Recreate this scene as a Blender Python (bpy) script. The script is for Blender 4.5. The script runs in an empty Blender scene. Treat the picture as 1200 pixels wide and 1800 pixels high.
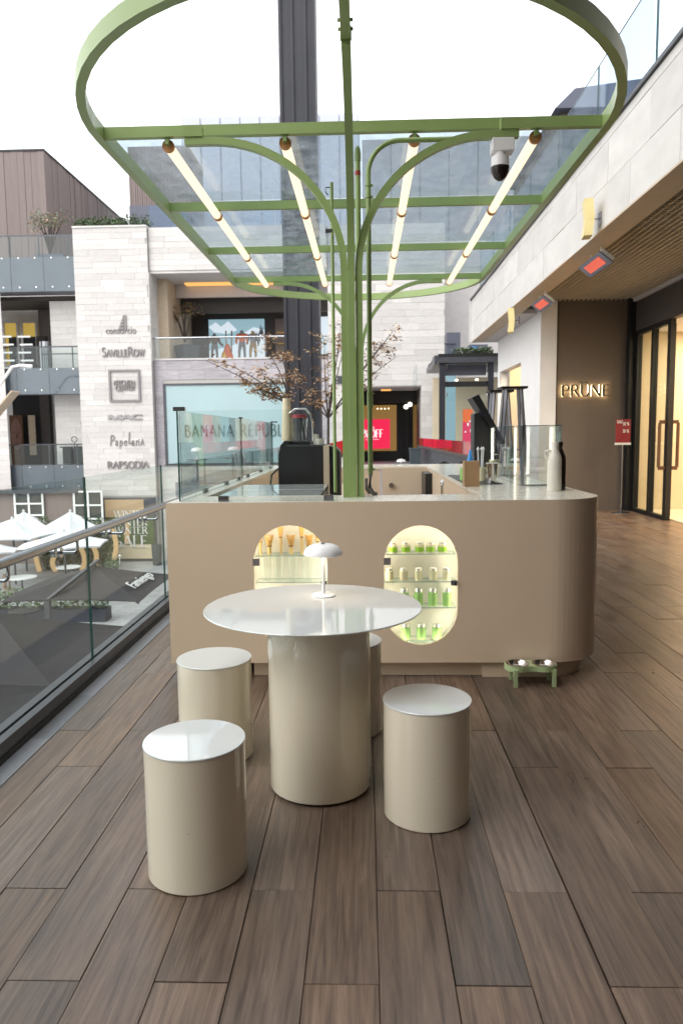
import bpy, bmesh, math, random
from math import sin, cos, pi, radians as R, sqrt, atan2
from mathutils import Vector, Matrix
random.seed(7)
S = bpy.context.scene
COL = S.collection
# ------------------------------------------------------------------ camera
EYE = Vector((0, 0, 1.49)); FPX = 1300.0
YAW, PIT, ROL = R(1.85), R(6.0), R(0.67)
FW = Vector((-sin(YAW)*cos(PIT), cos(YAW)*cos(PIT), -sin(PIT)))
R0 = Vector((cos(YAW), sin(YAW), 0)); U0 = R0.cross(FW)
RT = R0*cos(ROL) - U0*sin(ROL); UP = RT.cross(FW)
cam_d = bpy.data.cameras.new('camera'); cam = bpy.data.objects.new('camera', cam_d); COL.objects.link(cam)
cam.matrix_world = Matrix(((RT.x, UP.x, -FW.x, EYE.x), (RT.y, UP.y, -FW.y, EYE.y), (RT.z, UP.z, -FW.z, EYE.z), (0, 0, 0, 1)))
cam_d.sensor_fit = 'VERTICAL'; cam_d.sensor_height = 36; cam_d.lens = 26.0
cam_d.clip_end = 2000
cam_d.dof.use_dof = True; cam_d.dof.focus_distance = 3.6; cam_d.dof.aperture_fstop = 5.0
S.camera = cam
S.cycles.transparent_max_bounces = 32
# ------------------------------------------------------------------ sky, sun, exposure
SUN_EL, SUN_AZ = R(46), R(-140)
w = bpy.data.worlds.new('World'); S.world = w; w.use_nodes = True
nt = w.node_tree; bg = nt.nodes['Background']
sky = nt.nodes.new('ShaderNodeTexSky'); sky.sky_type = 'NISHITA'; sky.sun_disc = False
sky.sun_elevation = SUN_EL; sky.sun_rotation = SUN_AZ; sky.dust_density = 4.0; sky.air_density = 1.0
hs = nt.nodes.new('ShaderNodeHueSaturation'); hs.inputs['Saturation'].default_value = 0.22
gm_ = nt.nodes.new('ShaderNodeGamma'); gm_.inputs[1].default_value = 0.36      # cloud cover evens the sky out
hs.inputs['Value'].default_value = 2.4
nt.links.new(sky.outputs[0], gm_.inputs[0]); nt.links.new(gm_.outputs[0], hs.inputs['Color']); nt.links.new(hs.outputs[0], bg.inputs[0])
bg.inputs[1].default_value = 0.15
sl = bpy.data.lights.new('sun', 'SUN'); sl.energy = 0.5; sl.angle = R(60); sl.color = (1, .985, .97)
so = bpy.data.objects.new('sun', sl); COL.objects.link(so)
sd = Vector((sin(SUN_AZ)*cos(SUN_EL), cos(SUN_AZ)*cos(SUN_EL), sin(SUN_EL)))
so.rotation_euler = sd.to_track_quat('Z', 'Y').to_euler()
S.view_settings.view_transform = 'Standard'; S.view_settings.look = 'None'
S.view_settings.exposure = 1.8; S.view_settings.gamma = 1.0; S.view_settings.use_curve_mapping = False

def at(x, y, X=None, Y=None, Z=None):          # where the sight line of a photo point meets a real plane
    r = FW + RT*((x-600)/FPX) + UP*((900-y)/FPX)
    t = (X-EYE.x)/r.x if X is not None else (Y-EYE.y)/r.y if Y is not None else (Z-EYE.z)/r.z
    return EYE + r*t
# ------------------------------------------------------------------ materials
def mat(name, col, rough=.5, metal=0, nscale=8, namt=.12, bump=0, rnd=0, coat=0, spec=.5, stretch=None, rvar=.08, trans=0, bscale=None):
    m = bpy.data.materials.new(name); m.use_nodes = True
    t = m.node_tree; b = t.nodes['Principled BSDF']
    b.inputs['Roughness'].default_value = rough; b.inputs['Metallic'].default_value = metal
    b.inputs['Specular IOR Level'].default_value = spec; b.inputs['Coat Weight'].default_value = coat
    b.inputs['Coat Roughness'].default_value = .04 if name != 'deck wood' else .3
    b.inputs['Transmission Weight'].default_value = trans
    tc = t.nodes.new('ShaderNodeTexCoord'); mp = t.nodes.new('ShaderNodeMapping')
    t.links.new(tc.outputs['Object'], mp.inputs[0])
    if stretch: mp.inputs['Scale'].default_value = stretch
    n = t.nodes.new('ShaderNodeTexNoise'); n.inputs['Scale'].default_value = nscale; n.inputs['Detail'].default_value = 6
    n.inputs['Roughness'].default_value = .6
    if rnd:
        oi = t.nodes.new('ShaderNodeObjectInfo'); cmb = t.nodes.new('ShaderNodeCombineXYZ')
        ml = t.nodes.new('ShaderNodeMath'); ml.operation = 'MULTIPLY'; ml.inputs[1].default_value = 50
        t.links.new(oi.outputs['Random'], ml.inputs[0])
        for k in range(3): t.links.new(ml.outputs[0], cmb.inputs[k])
        t.links.new(cmb.outputs[0], mp.inputs['Location'])
    t.links.new(mp.outputs[0], n.inputs['Vector'])
    mr = t.nodes.new('ShaderNodeMapRange'); mr.inputs[1].default_value = .25; mr.inputs[2].default_value = .75
    mr.inputs[3].default_value = 1-namt; mr.inputs[4].default_value = 1+namt
    t.links.new(n.outputs[0], mr.inputs[0])
    h = t.nodes.new('ShaderNodeHueSaturation'); h.inputs['Color'].default_value = (*col, 1)
    if rnd:
        mr2 = t.nodes.new('ShaderNodeMapRange'); mr2.inputs[3].default_value = 1-rnd; mr2.inputs[4].default_value = 1+rnd
        t.links.new(oi.outputs['Random'], mr2.inputs[0])
        mm = t.nodes.new('ShaderNodeMath'); mm.operation = 'MULTIPLY'
        t.links.new(mr.outputs[0], mm.inputs[0]); t.links.new(mr2.outputs[0], mm.inputs[1]); t.links.new(mm.outputs[0], h.inputs['Value'])
    else: t.links.new(mr.outputs[0], h.inputs['Value'])
    t.links.new(h.outputs[0], b.inputs['Base Color'])
    if rvar:
        mq = t.nodes.new('ShaderNodeMapRange'); mq.inputs[1].default_value = .3; mq.inputs[2].default_value = .7
        mq.inputs[3].default_value = max(0.02, rough-rvar); mq.inputs[4].default_value = min(1, rough+rvar)
        t.links.new(n.outputs[0], mq.inputs[0]); t.links.new(mq.outputs[0], b.inputs['Roughness'])
    if bump:
        bp = t.nodes.new('ShaderNodeBump'); bp.inputs['Strength'].default_value = bump; bp.inputs['Distance'].default_value = .01
        src = n
        if bscale:
            src = t.nodes.new('ShaderNodeTexNoise'); src.inputs['Scale'].default_value = bscale; src.inputs['Detail'].default_value = 4
            t.links.new(mp.outputs[0], src.inputs['Vector'])
        t.links.new(src.outputs[0], bp.inputs['Height']); t.links.new(bp.outputs[0], b.inputs['Normal'])
    return m
def emit(name, col, st):
    m = bpy.data.materials.new(name); m.use_nodes = True; t = m.node_tree
    b = t.nodes['Principled BSDF']; b.inputs['Base Color'].default_value = (*[.25*c for c in col], 1)
    b.inputs['Emission Color'].default_value = (*col, 1); b.inputs['Emission Strength'].default_value = st*.32
    return m
def glass(name, tint, dirt=0, dcol=(.6, .65, .66), refl=1.0, dscale=3):
    m = bpy.data.materials.new(name); m.use_nodes = True; t = m.node_tree
    t.nodes.remove(t.nodes['Principled BSDF']); out = t.nodes['Material Output']
    tr = t.nodes.new('ShaderNodeBsdfTransparent'); tr.inputs[0].default_value = (*tint, 1)
    gl = t.nodes.new('ShaderNodeBsdfGlossy'); gl.inputs['Roughness'].default_value = 0.01; gl.inputs[0].default_value = (.95, .97, .97, 1)
    lw = t.nodes.new('ShaderNodeLayerWeight'); pw = t.nodes.new('ShaderNodeMath'); pw.operation = 'POWER'; pw.inputs[1].default_value = 5.0
    ma = t.nodes.new('ShaderNodeMath'); ma.operation = 'MULTIPLY_ADD'; ma.inputs[1].default_value = .75*refl; ma.inputs[2].default_value = .03*refl
    t.links.new(lw.outputs['Facing'], pw.inputs[0]); t.links.new(pw.outputs[0], ma.inputs[0])
    mx = t.nodes.new('ShaderNodeMixShader'); t.links.new(ma.outputs[0], mx.inputs[0]); t.links.new(tr.outputs[0], mx.inputs[1]); t.links.new(gl.outputs[0], mx.inputs[2])
    last = mx
    if dirt:
        tc = t.nodes.new('ShaderNodeTexCoord'); n = t.nodes.new('ShaderNodeTexNoise'); n.inputs['Scale'].default_value = dscale; n.inputs['Detail'].default_value = 9; n.inputs['Roughness'].default_value = .72
        t.links.new(tc.outputs['Object'], n.inputs['Vector'])
        mr = t.nodes.new('ShaderNodeMapRange'); mr.inputs[1].default_value = .42; mr.inputs[2].default_value = .75; mr.inputs[3].default_value = dirt*.35; mr.inputs[4].default_value = dirt*1.7
        t.links.new(n.outputs[0], mr.inputs[0])
        tl = t.nodes.new('ShaderNodeBsdfTranslucent'); tl.inputs[0].default_value = (*dcol, 1)
        df = t.nodes.new('ShaderNodeBsdfDiffuse'); df.inputs[0].default_value = (*dcol, 1)
        ms = t.nodes.new('ShaderNodeMixShader'); t.links.new(tl.outputs[0], ms.inputs[1]); t.links.new(df.outputs[0], ms.inputs[2])
        m2 = t.nodes.new('ShaderNodeMixShader'); t.links.new(mr.outputs[0], m2.inputs[0]); t.links.new(mx.outputs[0], m2.inputs[1]); t.links.new(ms.outputs[0], m2.inputs[2])
        last = m2
    t.links.new(last.outputs[0], out.inputs[0])
    return m
def brickmat(name, c1, c2, cm, bw, bh, mortar=.01, axes='xz', rough=.6, bump=.3):
    m = mat(name, c1, rough, 0, 6, .1); t = m.node_tree; b = t.nodes['Principled BSDF']
    tc = t.nodes.new('ShaderNodeTexCoord'); sp = t.nodes.new('ShaderNodeSeparateXYZ'); cb = t.nodes.new('ShaderNodeCombineXYZ')
    t.links.new(tc.outputs['Object'], sp.inputs[0])
    t.links.new(sp.outputs[axes[0].upper()], cb.inputs[0]); t.links.new(sp.outputs[axes[1].upper()], cb.inputs[1])
    br = t.nodes.new('ShaderNodeTexBrick'); br.inputs['Scale'].default_value = 1; br.inputs['Brick Width'].default_value = bw
    br.inputs['Row Height'].default_value = bh; br.inputs['Mortar Size'].default_value = mortar
    br.inputs['Color1'].default_value = (*c1, 1); br.inputs['Color2'].default_value = (*c2, 1); br.inputs['Mortar'].default_value = (*cm, 1)
    t.links.new(cb.outputs[0], br.inputs['Vector'])
    mx = t.nodes.new('ShaderNodeMix'); mx.data_type = 'RGBA'; mx.blend_type = 'MULTIPLY'; mx.inputs[0].default_value = .6
    n = t.nodes.new('ShaderNodeTexNoise'); n.inputs['Scale'].default_value = 1.5; n.inputs['Detail'].default_value = 7
    t.links.new(tc.outputs['Object'], n.inputs['Vector'])
    cr = t.nodes.new('ShaderNodeMapRange'); cr.inputs[1].default_value = .3; cr.inputs[2].default_value = .7; cr.inputs[3].default_value = .75; cr.inputs[4].default_value = 1.1
    t.links.new(n.outputs[0], cr.inputs[0])
    t.links.new(br.outputs[0], mx.inputs[6]); t.links.new(cr.outputs[0], mx.inputs[7]); t.links.new(mx.outputs[2], b.inputs['Base Color'])
    return m
M = {}
def scuff(m, scale=22, thr=.70, dark=.55, zmax=None):      # sparse small marks of use
    t = m.node_tree; b = t.nodes['Principled BSDF']; src = b.inputs['Base Color'].links[0].from_socket
    tc = t.nodes.new('ShaderNodeTexCoord'); n = t.nodes.new('ShaderNodeTexNoise'); n.inputs['Scale'].default_value = scale; n.inputs['Detail'].default_value = 3
    t.links.new(tc.outputs['Object'], n.inputs['Vector'])
    r = t.nodes.new('ShaderNodeMapRange'); r.inputs[1].default_value = thr; r.inputs[2].default_value = thr+.05; r.inputs[3].default_value = 1; r.inputs[4].default_value = dark
    t.links.new(n.outputs[0], r.inputs[0])
    x = t.nodes.new('ShaderNodeMix'); x.data_type = 'RGBA'; x.blend_type = 'MULTIPLY'; x.inputs[0].default_value = 1
    t.links.new(src, x.inputs[6]); t.links.new(r.outputs[0], x.inputs[7]); t.links.new(x.outputs[2], b.inputs['Base Color'])
def plank_mat():
    m = bpy.data.materials.new('deck wood'); m.use_nodes = True; t = m.node_tree; b = t.nodes['Principled BSDF']
    L = t.links.new; N = t.nodes.new
    tc = N('ShaderNodeTexCoord'); oi = N('ShaderNodeObjectInfo'); mp = N('ShaderNodeMapping'); L(tc.outputs['Object'], mp.inputs[0])
    ml = N('ShaderNodeMath'); ml.operation = 'MULTIPLY'; ml.inputs[1].default_value = 91; L(oi.outputs['Random'], ml.inputs[0])
    cb = N('ShaderNodeCombineXYZ'); [L(ml.outputs[0], cb.inputs[k]) for k in range(3)]; L(cb.outputs[0], mp.inputs['Location'])
    mp.inputs['Scale'].default_value = (52, 2.4, 10)
    n1 = N('ShaderNodeTexNoise'); n1.inputs['Scale'].default_value = 1; n1.inputs['Detail'].default_value = 8; n1.inputs['Roughness'].default_value = .65; n1.inputs['Distortion'].default_value = .6
    L(mp.outputs[0], n1.inputs['Vector'])
    mp2 = N('ShaderNodeMapping'); mp2.inputs['Scale'].default_value = (9, 2.2, 5); L(tc.outputs['Object'], mp2.inputs[0]); L(cb.outputs[0], mp2.inputs['Location'])
    n2 = N('ShaderNodeTexNoise'); n2.inputs['Scale'].default_value = 1; n2.inputs['Detail'].default_value = 5; L(mp2.outputs[0], n2.inputs['Vector'])
    cr = N('ShaderNodeValToRGB'); e = cr.color_ramp.elements
    e[0].position = .33; e[0].color = (.072, .044, .03, 1); e[1].position = .68; e[1].color = (.2, .133, .092, 1)
    L(n1.outputs[0], cr.inputs[0])
    h = N('ShaderNodeHueSaturation'); L(cr.outputs[0], h.inputs['Color'])
    a = N('ShaderNodeMapRange'); a.inputs[3].default_value = .78; a.inputs[4].default_value = 1.2; L(oi.outputs['Random'], a.inputs[0])
    c = N('ShaderNodeMapRange'); c.inputs[1].default_value = .3; c.inputs[2].default_value = .7; c.inputs[3].default_value = .86; c.inputs[4].default_value = 1.12; L(n2.outputs[0], c.inputs[0])
    mm = N('ShaderNodeMath'); mm.operation = 'MULTIPLY'; L(a.outputs[0], mm.inputs[0]); L(c.outputs[0], mm.inputs[1]); L(mm.outputs[0], h.inputs['Value'])
    # a greyer worn cast on some boards
    ms = N('ShaderNodeMath'); ms.operation = 'FRACT'; m7 = N('ShaderNodeMath'); m7.operation = 'MULTIPLY'; m7.inputs[1].default_value = 7.31
    L(oi.outputs['Random'], m7.inputs[0]); L(m7.outputs[0], ms.inputs[0])
    sr = N('ShaderNodeMapRange'); sr.inputs[3].default_value = .82; sr.inputs[4].default_value = 1.1; L(ms.outputs[0], sr.inputs[0]); L(sr.outputs[0], h.inputs['Saturation'])
    b.inputs['Coat Weight'].default_value = .12; b.inputs['Coat Roughness'].default_value = .25
    L(h.outputs[0], b.inputs['Base Color'])
    r = N('ShaderNodeMapRange'); r.inputs[1].default_value = .25; r.inputs[2].default_value = .75; r.inputs[3].default_value = .26; r.inputs[4].default_value = .5; L(n2.outputs[0], r.inputs[0]); L(r.outputs[0], b.inputs['Roughness'])
    bp = N('ShaderNodeBump'); bp.inputs['Strength'].default_value = .4; bp.inputs['Distance'].default_value = .004; L(n1.outputs[0], bp.inputs['Height']); L(bp.outputs[0], b.inputs['Normal'])
    return m
M['plank'] = plank_mat()
M['under'] = mat('under deck', (.035, .03, .026), .9)
M['granite'] = mat('granite', (.19, .195, .215), .5, 0, 160, .25, rnd=.12)
M['cream'] = mat('cream lacquer', (.64, .5, .365), .38, 0, 1.3, .03, rvar=.04, spec=.4)
M['gloss'] = mat('cream gloss lacquer', (.76, .68, .54), .06, 0, 1.2, .025, coat=.5, rvar=.03)
M['tabletop'] = mat('sky toned gloss lacquer', (.66, .685, .67), .04, 0, 1.2, .02, coat=.6, rvar=.012)  # sky reflection on table and stool tops put into this cooler colour
M['counter_top'] = mat('cream composite', (.74, .7, .6), .22, 0, 60, .03, coat=.2)
M['green'] = mat('green paint', (.25, .345, .125), .38, 0, 3, .08, bump=.05, bscale=40, coat=.15)
M['green_d'] = mat('green pipe paint', (.225, .31, .115), .42, 0, 3, .1)
M['steel'] = mat('brushed steel', (.36, .37, .39), .24, 1, 4, .04, rvar=.02)
M['chrome'] = mat('polished steel', (.75, .73, .7), .09, 1, 10, .05)
M['darksteel'] = mat('dark steel', (.07, .072, .082), .38, .3, 6, .15)
M['column'] = mat('column paint', (.017, .018, .025), .5, .1, 2, .18)
M['black'] = mat('black plastic', (.014, .014, .015), .38, 0, 12, .15)
M['blackm'] = mat('black metal', (.012, .012, .012), .45, .2, 10, .1)
M['white'] = mat('white paint', (.78, .78, .76), .45, 0, 4, .04)
M['lampwhite'] = mat('white metal paint', (.8, .79, .79), .42, 0, 4, .03)
M['yellowed'] = mat('yellowed plastic', (.72, .6, .28), .45, 0, 6, .1)
M['stone'] = mat('limestone', (.545, .52, .495), .7, 0, 5, .1, bump=.15, rnd=.1)
M['stone2'] = mat('pale limestone', (.56, .54, .515), .65, 0, 2.5, .1, bump=.1, rnd=.06)
M['lav'] = mat('grey veined stone', (.36, .335, .355), .55, 0, 1.6, .3, rnd=.14, stretch=(1, 1, 5))
M['backing'] = mat('mortar backing', (.42, .4, .375), .9)
M['greywall'] = mat('grey render', (.5, .48, .47), .8, 0, 3, .08)
M['whitewall'] = mat('white render', (.72, .71, .69), .75, 0, 3, .05)
M['soffit'] = mat('soffit render', (.55, .52, .5), .8, 0, 3, .06)
M['wood'] = mat('brown cladding', (.18, .14, .13), .6, 0, 3, .2, stretch=(8, 8, .3), rnd=.06)
M['bluegrey'] = mat('blue grey metal', (.1, .105, .14), .5, .1, 2, .1)
M['lavbox'] = mat('grey plant screen', (.47, .49, .56), .6, .0, 1, .06)
M['greybox'] = mat('grey roof cladding', (.27, .275, .3), .6, 0, 1.5, .15)
M['brownwall'] = mat('brown textured wall', (.125, .098, .077), .75, 0, 60, .3, bump=.5, bscale=120)
M['header'] = mat('dark brown panel', (.055, .045, .04), .6, 0, 5, .1)
M['teal'] = mat('frosted teal glass', (.33, .45, .465), .16, 0, .5, .07)
M['tealtext'] = mat('dark teal lettering', (.07, .11, .11), .5)
M['bronze'] = mat('bronze lettering', (.22, .2, .2), .5, .2)
M['bronze2'] = mat('pale lettering', (.3, .285, .285), .5, .2)
M['ceil'] = mat('ceiling lattice', (.46, .4, .31), .6, 0, 6, .1)
M['ceilback'] = mat('ceiling void', (.16, .13, .095), .9)
M['beige'] = mat('beige edge', (.5, .4, .29), .7, 0, 5, .1)
M['interior'] = mat('cream interior', (.66, .55, .38), .7, 0, 2, .05)
M['pave'] = brickmat('paving', (.4, .4, .4), (.34, .34, .345), (.22, .22, .22), .6, .3, .012, 'xy')
M['umb_w'] = mat('white canvas', (.64, .64, .66), .85, 0, 6, .04, bump=.1)
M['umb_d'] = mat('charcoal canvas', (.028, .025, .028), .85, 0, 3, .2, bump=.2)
M['bark'] = mat('bark', (.06, .045, .04), .85, 0, 20, .3, bump=.4)
M['leaf_b'] = mat('autumn leaf', (.3, .175, .08), .6, 0, 4, .5)
M['leaf_b2'] = mat('pale autumn leaf', (.38, .26, .14), .6, 0, 4, .4)
M['leaf_g'] = mat('green leaf', (.06, .1, .025), .6, 0, 5, .5)
M['leaf_p'] = mat('grey green leaf', (.14, .19, .12), .6, 0, 5, .4)
M['pot'] = mat('dark planter', (.03, .032, .045), .5, 0, 5, .15)
M['bridgegrey'] = mat('bridge slab paint', (.17, .17, .2), .5, .1, 2, .1)
M['tin'] = mat('tin lid', (.8, .78, .73), .36, .8, 10, .05)
M['g_clear'] = glass('clear glass', (.955, .975, .968))
M['g_tumbler'] = glass('tumbler glass', (.97, .98, .97), refl=1.0)
M['g_rail'] = glass('balustrade glass', (.91, .95, .94), refl=.45)
M['g_canopy'] = glass('dusty canopy glass', (.73, .795, .835), .22, (.58, .62, .65), .5, 7)
M['g_blue'] = glass('blue glass', (.8, .88, .95), .06, (.5, .6, .75), .5)
M['g_redrefl'] = glass('glass with painted red reflection', (.85, .2, .22), .22, (.8, .12, .14))  # red poster reflection put into the glass colour
M['g_shop'] = glass('shop glass', (.88, .92, .92), refl=.8)
M['g_edge'] = mat('glass edge', (.02, .07, .06), .15, 0, 5, .1)
M['g_edgel'] = mat('pale glass edge', (.35, .5, .46), .15, 0, 5, .1)
M['tube'] = emit('warm tube light', (1, .8, .52), 1.3)
M['cap'] = mat('copper cap', (.5, .25, .1), .4, .2)
M['led'] = emit('cabinet strip light', (1, .9, .72), 17.5)
M['ledw'] = emit('white strip light', (1, .9, .72), 4)
M['lampglow'] = emit('lamp diffuser', (1, .83, .58), 9)
M['down'] = emit('downlight', (1, .85, .6), 14)
M['heat'] = emit('heater glow', (1, .17, .1), .62)
M['halo'] = emit('warm sign light', (1, .74, .4), 16)
M['amber'] = emit('amber strip', (1, .5, .14), 1.0)
M['amber2'] = emit('lit amber panel', (.9, .6, .34), .35)
M['yellowshop'] = emit('lit shop interior', (.8, .55, .12), .45)
M['pink'] = emit('lit pink poster', (.93, .02, .09), .85)
M['pink2'] = emit('lit magenta poster', (.95, .06, .16), .7)
M['orange'] = emit('lit orange poster', (1, .2, .06), .75)
M['whitelit'] = emit('lit white print', (1, 1, 1), .9)
M['tan'] = emit('lit tan display', (.42, .24, .07), .5)
M['skyprint'] = emit('lit pale sky print', (.3, .47, .54), .8)
M['snow'] = emit('lit snow print', (.72, .82, .9), .8)
M['orangecloth'] = mat('orange cloth', (.7, .13, .03), .8)
M['greycloth'] = mat('grey cloth', (.2, .2, .22), .85)
M['tancloth'] = mat('tan cloth', (.34, .22, .1), .85)
M['browncloth'] = mat('brown cloth', (.12, .06, .03), .85)
M['yellow'] = mat('yellow plastic', (.75, .4, .03), .5)
M['red'] = mat('red print', (.26, .018, .026), .5)
M['redband'] = mat('red tape', (.3, .015, .012), .5)
M['offwhite'] = mat('off white print', (.7, .66, .62), .6)
M['matcha'] = mat('matcha label', (.25, .48, .03), .5)
M['matcha2'] = mat('pale green label', (.3, .52, .16), .5)
M['creamlab'] = mat('cream label', (.62, .57, .38), .5)
M['pgreen'] = mat('pale green enamel', (.4, .5, .26), .3, coat=.3)
M['bamboo'] = mat('bamboo', (.62, .43, .17), .55, 0, 12, .15)
M['bamboo2'] = mat('pale bamboo', (.7, .42, .13), .55, 0, 12, .15)
M['cup'] = mat('paper cup', (.7, .62, .45), .6, 0, 10, .05)
M['kraft'] = mat('kraft box', (.4, .25, .13), .7, 0, 10, .08)
M['blue'] = mat('blue plastic', (.03, .25, .6), .35)
M['bottlew'] = mat('white bottle', (.72, .69, .6), .35)
M['bottled'] = mat('dark bottle', (.02, .012, .01), .25)
M['greyleg'] = mat('grey tube', (.2, .2, .22), .35, .5)
M['wicker'] = mat('wicker', (.28, .19, .14), .8, 0, 40, .3)
M['skin_p'] = mat('poster skin tone', (.2, .1, .075), .6)
M['bin'] = mat('grey bin', (.05, .065, .075), .5)
M['hose'] = mat('grey flexible conduit', (.16, .15, .14), .5, .3, 50, .3)
M['gold'] = emit('lit golden panel', (1, .64, .3), .4)
# ------------------------------------------------------------------ mesh tools
def rootloc(o):
    v = Vector((0, 0, 0))
    while o: v += o.location; o = o.parent
    return v
class MB:
    def __init__(s): s.b = bmesh.new(); s.mi = 0
    def face(s, vs):
        try: f = s.b.faces.new(vs); f.material_index = s.mi; return f
        except ValueError: return None
    def quad(s, *p): return s.face([s.b.verts.new(q) for q in p])
    def box(s, x0, x1, y0, y1, z0, z1, sides=None):
        if x0 > x1: x0, x1 = x1, x0
        if y0 > y1: y0, y1 = y1, y0
        if z0 > z1: z0, z1 = z1, z0
        v = [s.b.verts.new((x, y, z)) for x in (x0, x1) for y in (y0, y1) for z in (z0, z1)]
        for i, f in enumerate(((0, 1, 3, 2), (4, 6, 7, 5), (0, 4, 5, 1), (2, 3, 7, 6), (0, 2, 6, 4), (1, 5, 7, 3))):
            fc = s.face([v[k] for k in f])
            if sides and fc: fc.material_index = sides[i]
        return v
    def bar(s, a, b, wd, ht, up=(0, 0, 1)):                # rectangular bar from a to b
        a, b = Vector(a), Vector(b); d = (b-a).normalized(); up = Vector(up)
        r = d.cross(up)
        if r.length < 1e-4: r = d.cross(Vector((0, 1, 0)))
        r.normalize(); u = r.cross(d)
        v = [s.b.verts.new(p + r*(i*wd/2) + u*(j*ht/2)) for p in (a, b) for i, j in ((-1, -1), (1, -1), (1, 1), (-1, 1))]
        for f in ((0, 1, 2, 3), (7, 6, 5, 4), (0, 4, 5, 1), (1, 5, 6, 2), (2, 6, 7, 3), (3, 7, 4, 0)): s.face([v[k] for k in f])
    def sweep(s, pts, prof, closed=False, up=(0, 0, 1), caps=True):   # profile points (r, u) swept along pts
        n = len(pts); pts = [Vector(p) for p in pts]; rings = []; up = Vector(up)
        for i, p in enumerate(pts):
            q = pts[(i+1) % n] if (closed or i < n-1) else p; o = pts[i-1] if (closed or i > 0) else p
            d = (q-o).normalized(); r = d.cross(up)
            if r.length < 1e-4: r = d.cross(Vector((0, 1, 0.01)))
            r.normalize(); u = r.cross(d)
            rings.append([s.b.verts.new(p + r*a + u*b) for a, b in prof])
        m = len(prof)
        for i in range(n if closed else n-1):
            A, B = rings[i], rings[(i+1) % n]
            for k in range(m): s.face((A[k], A[(k+1) % m], B[(k+1) % m], B[k]))
        if caps and not closed: s.face(rings[0][::-1]); s.face(rings[-1])
    def tube(s, pts, r, n=10, closed=False):
        rr = r if isinstance(r, (list, tuple)) else None
        if rr is None: s.sweep(pts, [(r*cos(2*pi*k/n), r*sin(2*pi*k/n)) for k in range(n)], closed, up=(0.013, .021, 1)); return
        pts = [Vector(p) for p in pts]; rings = []
        for i, p in enumerate(pts):
            d = (pts[min(i+1, len(pts)-1)] - pts[max(i-1, 0)]).normalized()
            a = d.cross(Vector((.31, .2, .93))); a.normalize(); c = a.cross(d)
            rings.append([s.b.verts.new(p + a*(rr[i]*cos(2*pi*k/n)) + c*(rr[i]*sin(2*pi*k/n))) for k in range(n)])
        for A, B in zip(rings, rings[1:]):
            for k in range(n): s.face((A[k], A[(k+1) % n], B[(k+1) % n], B[k]))
        s.face(rings[0][::-1]); s.face(rings[-1])
    def lathe(s, c, prof, n=32, smooth=True):              # prof: (r, z) pairs
        c = Vector(c); rings = []
        for r, z in prof:
            rings.append([s.b.verts.new(c + Vector((0, 0, z)))] if r < 1e-6 else [s.b.verts.new(c + Vector((r*cos(2*pi*k/n), r*sin(2*pi*k/n), z))) for k in range(n)])
        for A, B in zip(rings, rings[1:]):
            for k in range(n):
                a0, a1, b0, b1 = A[k % len(A)], A[(k+1) % len(A)], B[k % len(B)], B[(k+1) % len(B)]
                vs = [a0, a1, b1, b0]; vs = [v for i, v in enumerate(vs) if v not in vs[:i]]
                if len(vs) > 2: s.face(vs)
    def cyl(s, c, r, z0, z1, n=24): s.lathe(c, [(0, z0), (r, z0), (r, z1), (0, z1)], n)
    def prism(s, poly, e1, e2, o, ext):                    # 2-D polygon in plane o + a e1 + b e2, pushed by ext
        e1, e2, o, ext = Vector(e1), Vector(e2), Vector(o), Vector(ext)
        A = [s.b.verts.new(o + e1*a + e2*b) for a, b in poly]; B = [s.b.verts.new(o + e1*a + e2*b + ext) for a, b in poly]
        s.face(A[::-1]); s.face(B); m = len(poly)
        for k in range(m): s.face((A[k], A[(k+1) % m], B[(k+1) % m], B[k]))
    def mesh(s, name, shift=Vector((0, 0, 0)), smooth=None):
        bmesh.ops.recalc_face_normals(s.b, faces=s.b.faces)
        for v in s.b.verts: v.co -= shift
        me = bpy.data.meshes.new(name); s.b.to_mesh(me); s.b.free()
        if smooth:
            me.polygons.foreach_set('use_smooth', [True]*len(me.polygons))
            me.set_sharp_from_angle(angle=R(smooth))
        return me
    def build(s, name, m, parent=None, smooth=None, label=None, kind=None):
        me = s.mesh(name, rootloc(parent), smooth)
        for x in (m if isinstance(m, (list, tuple)) else [m]): me.materials.append(M[x])
        return link(name, me, parent, label, kind)
def link(name, me, parent=None, label=None, kind=None):
    o = bpy.data.objects.new(name, me); COL.objects.link(o)
    if parent: o.parent = parent
    if label: o['label'] = label
    if kind: o['kind'] = kind
    return o
def thing(name, label, cat, loc=(0, 0, 0), group=None):
    o = bpy.data.objects.new(name, None); COL.objects.link(o); o.location = loc; o.empty_display_size = .1
    return tag(o, label, cat, group)
def tag(o, label, cat, group=None):
    o['label'] = label; o['category'] = cat
    if group: o['group'] = group
    return o
def dup(o, loc, label, rotz=0):
    r = o.copy(); COL.objects.link(r); r.location = loc; r.rotation_euler.z = rotz; r['label'] = label
    def kids(a, b):
        for c in list(a.children):
            d = c.copy(); COL.objects.link(d); d.parent = b; kids(c, d)
    kids(o, r)
    return r
def solo(o, label, cat, group=None): return tag(o, label, cat, group)
def BX(name, m, parent, *b, label=None, kind=None):
    k = MB(); k.box(*b); return k.build(name, m, parent, label=label, kind=kind)
def cubemesh(name, m, ch=.0):
    k = MB(); k.box(-.5, .5, -.5, .5, -.5, .5)
    if ch: bmesh.ops.bevel(k.b, geom=k.b.edges[:], offset=ch, segments=1, affect='EDGES')
    me = k.mesh(name); me.materials.append(M[m]); return me
def piece(name, me, parent, c, dim, rot=None):
    o = link(name, me, parent); o.location = Vector(c) - rootloc(parent); o.scale = dim
    if rot: o.rotation_euler = rot
    return o
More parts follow.
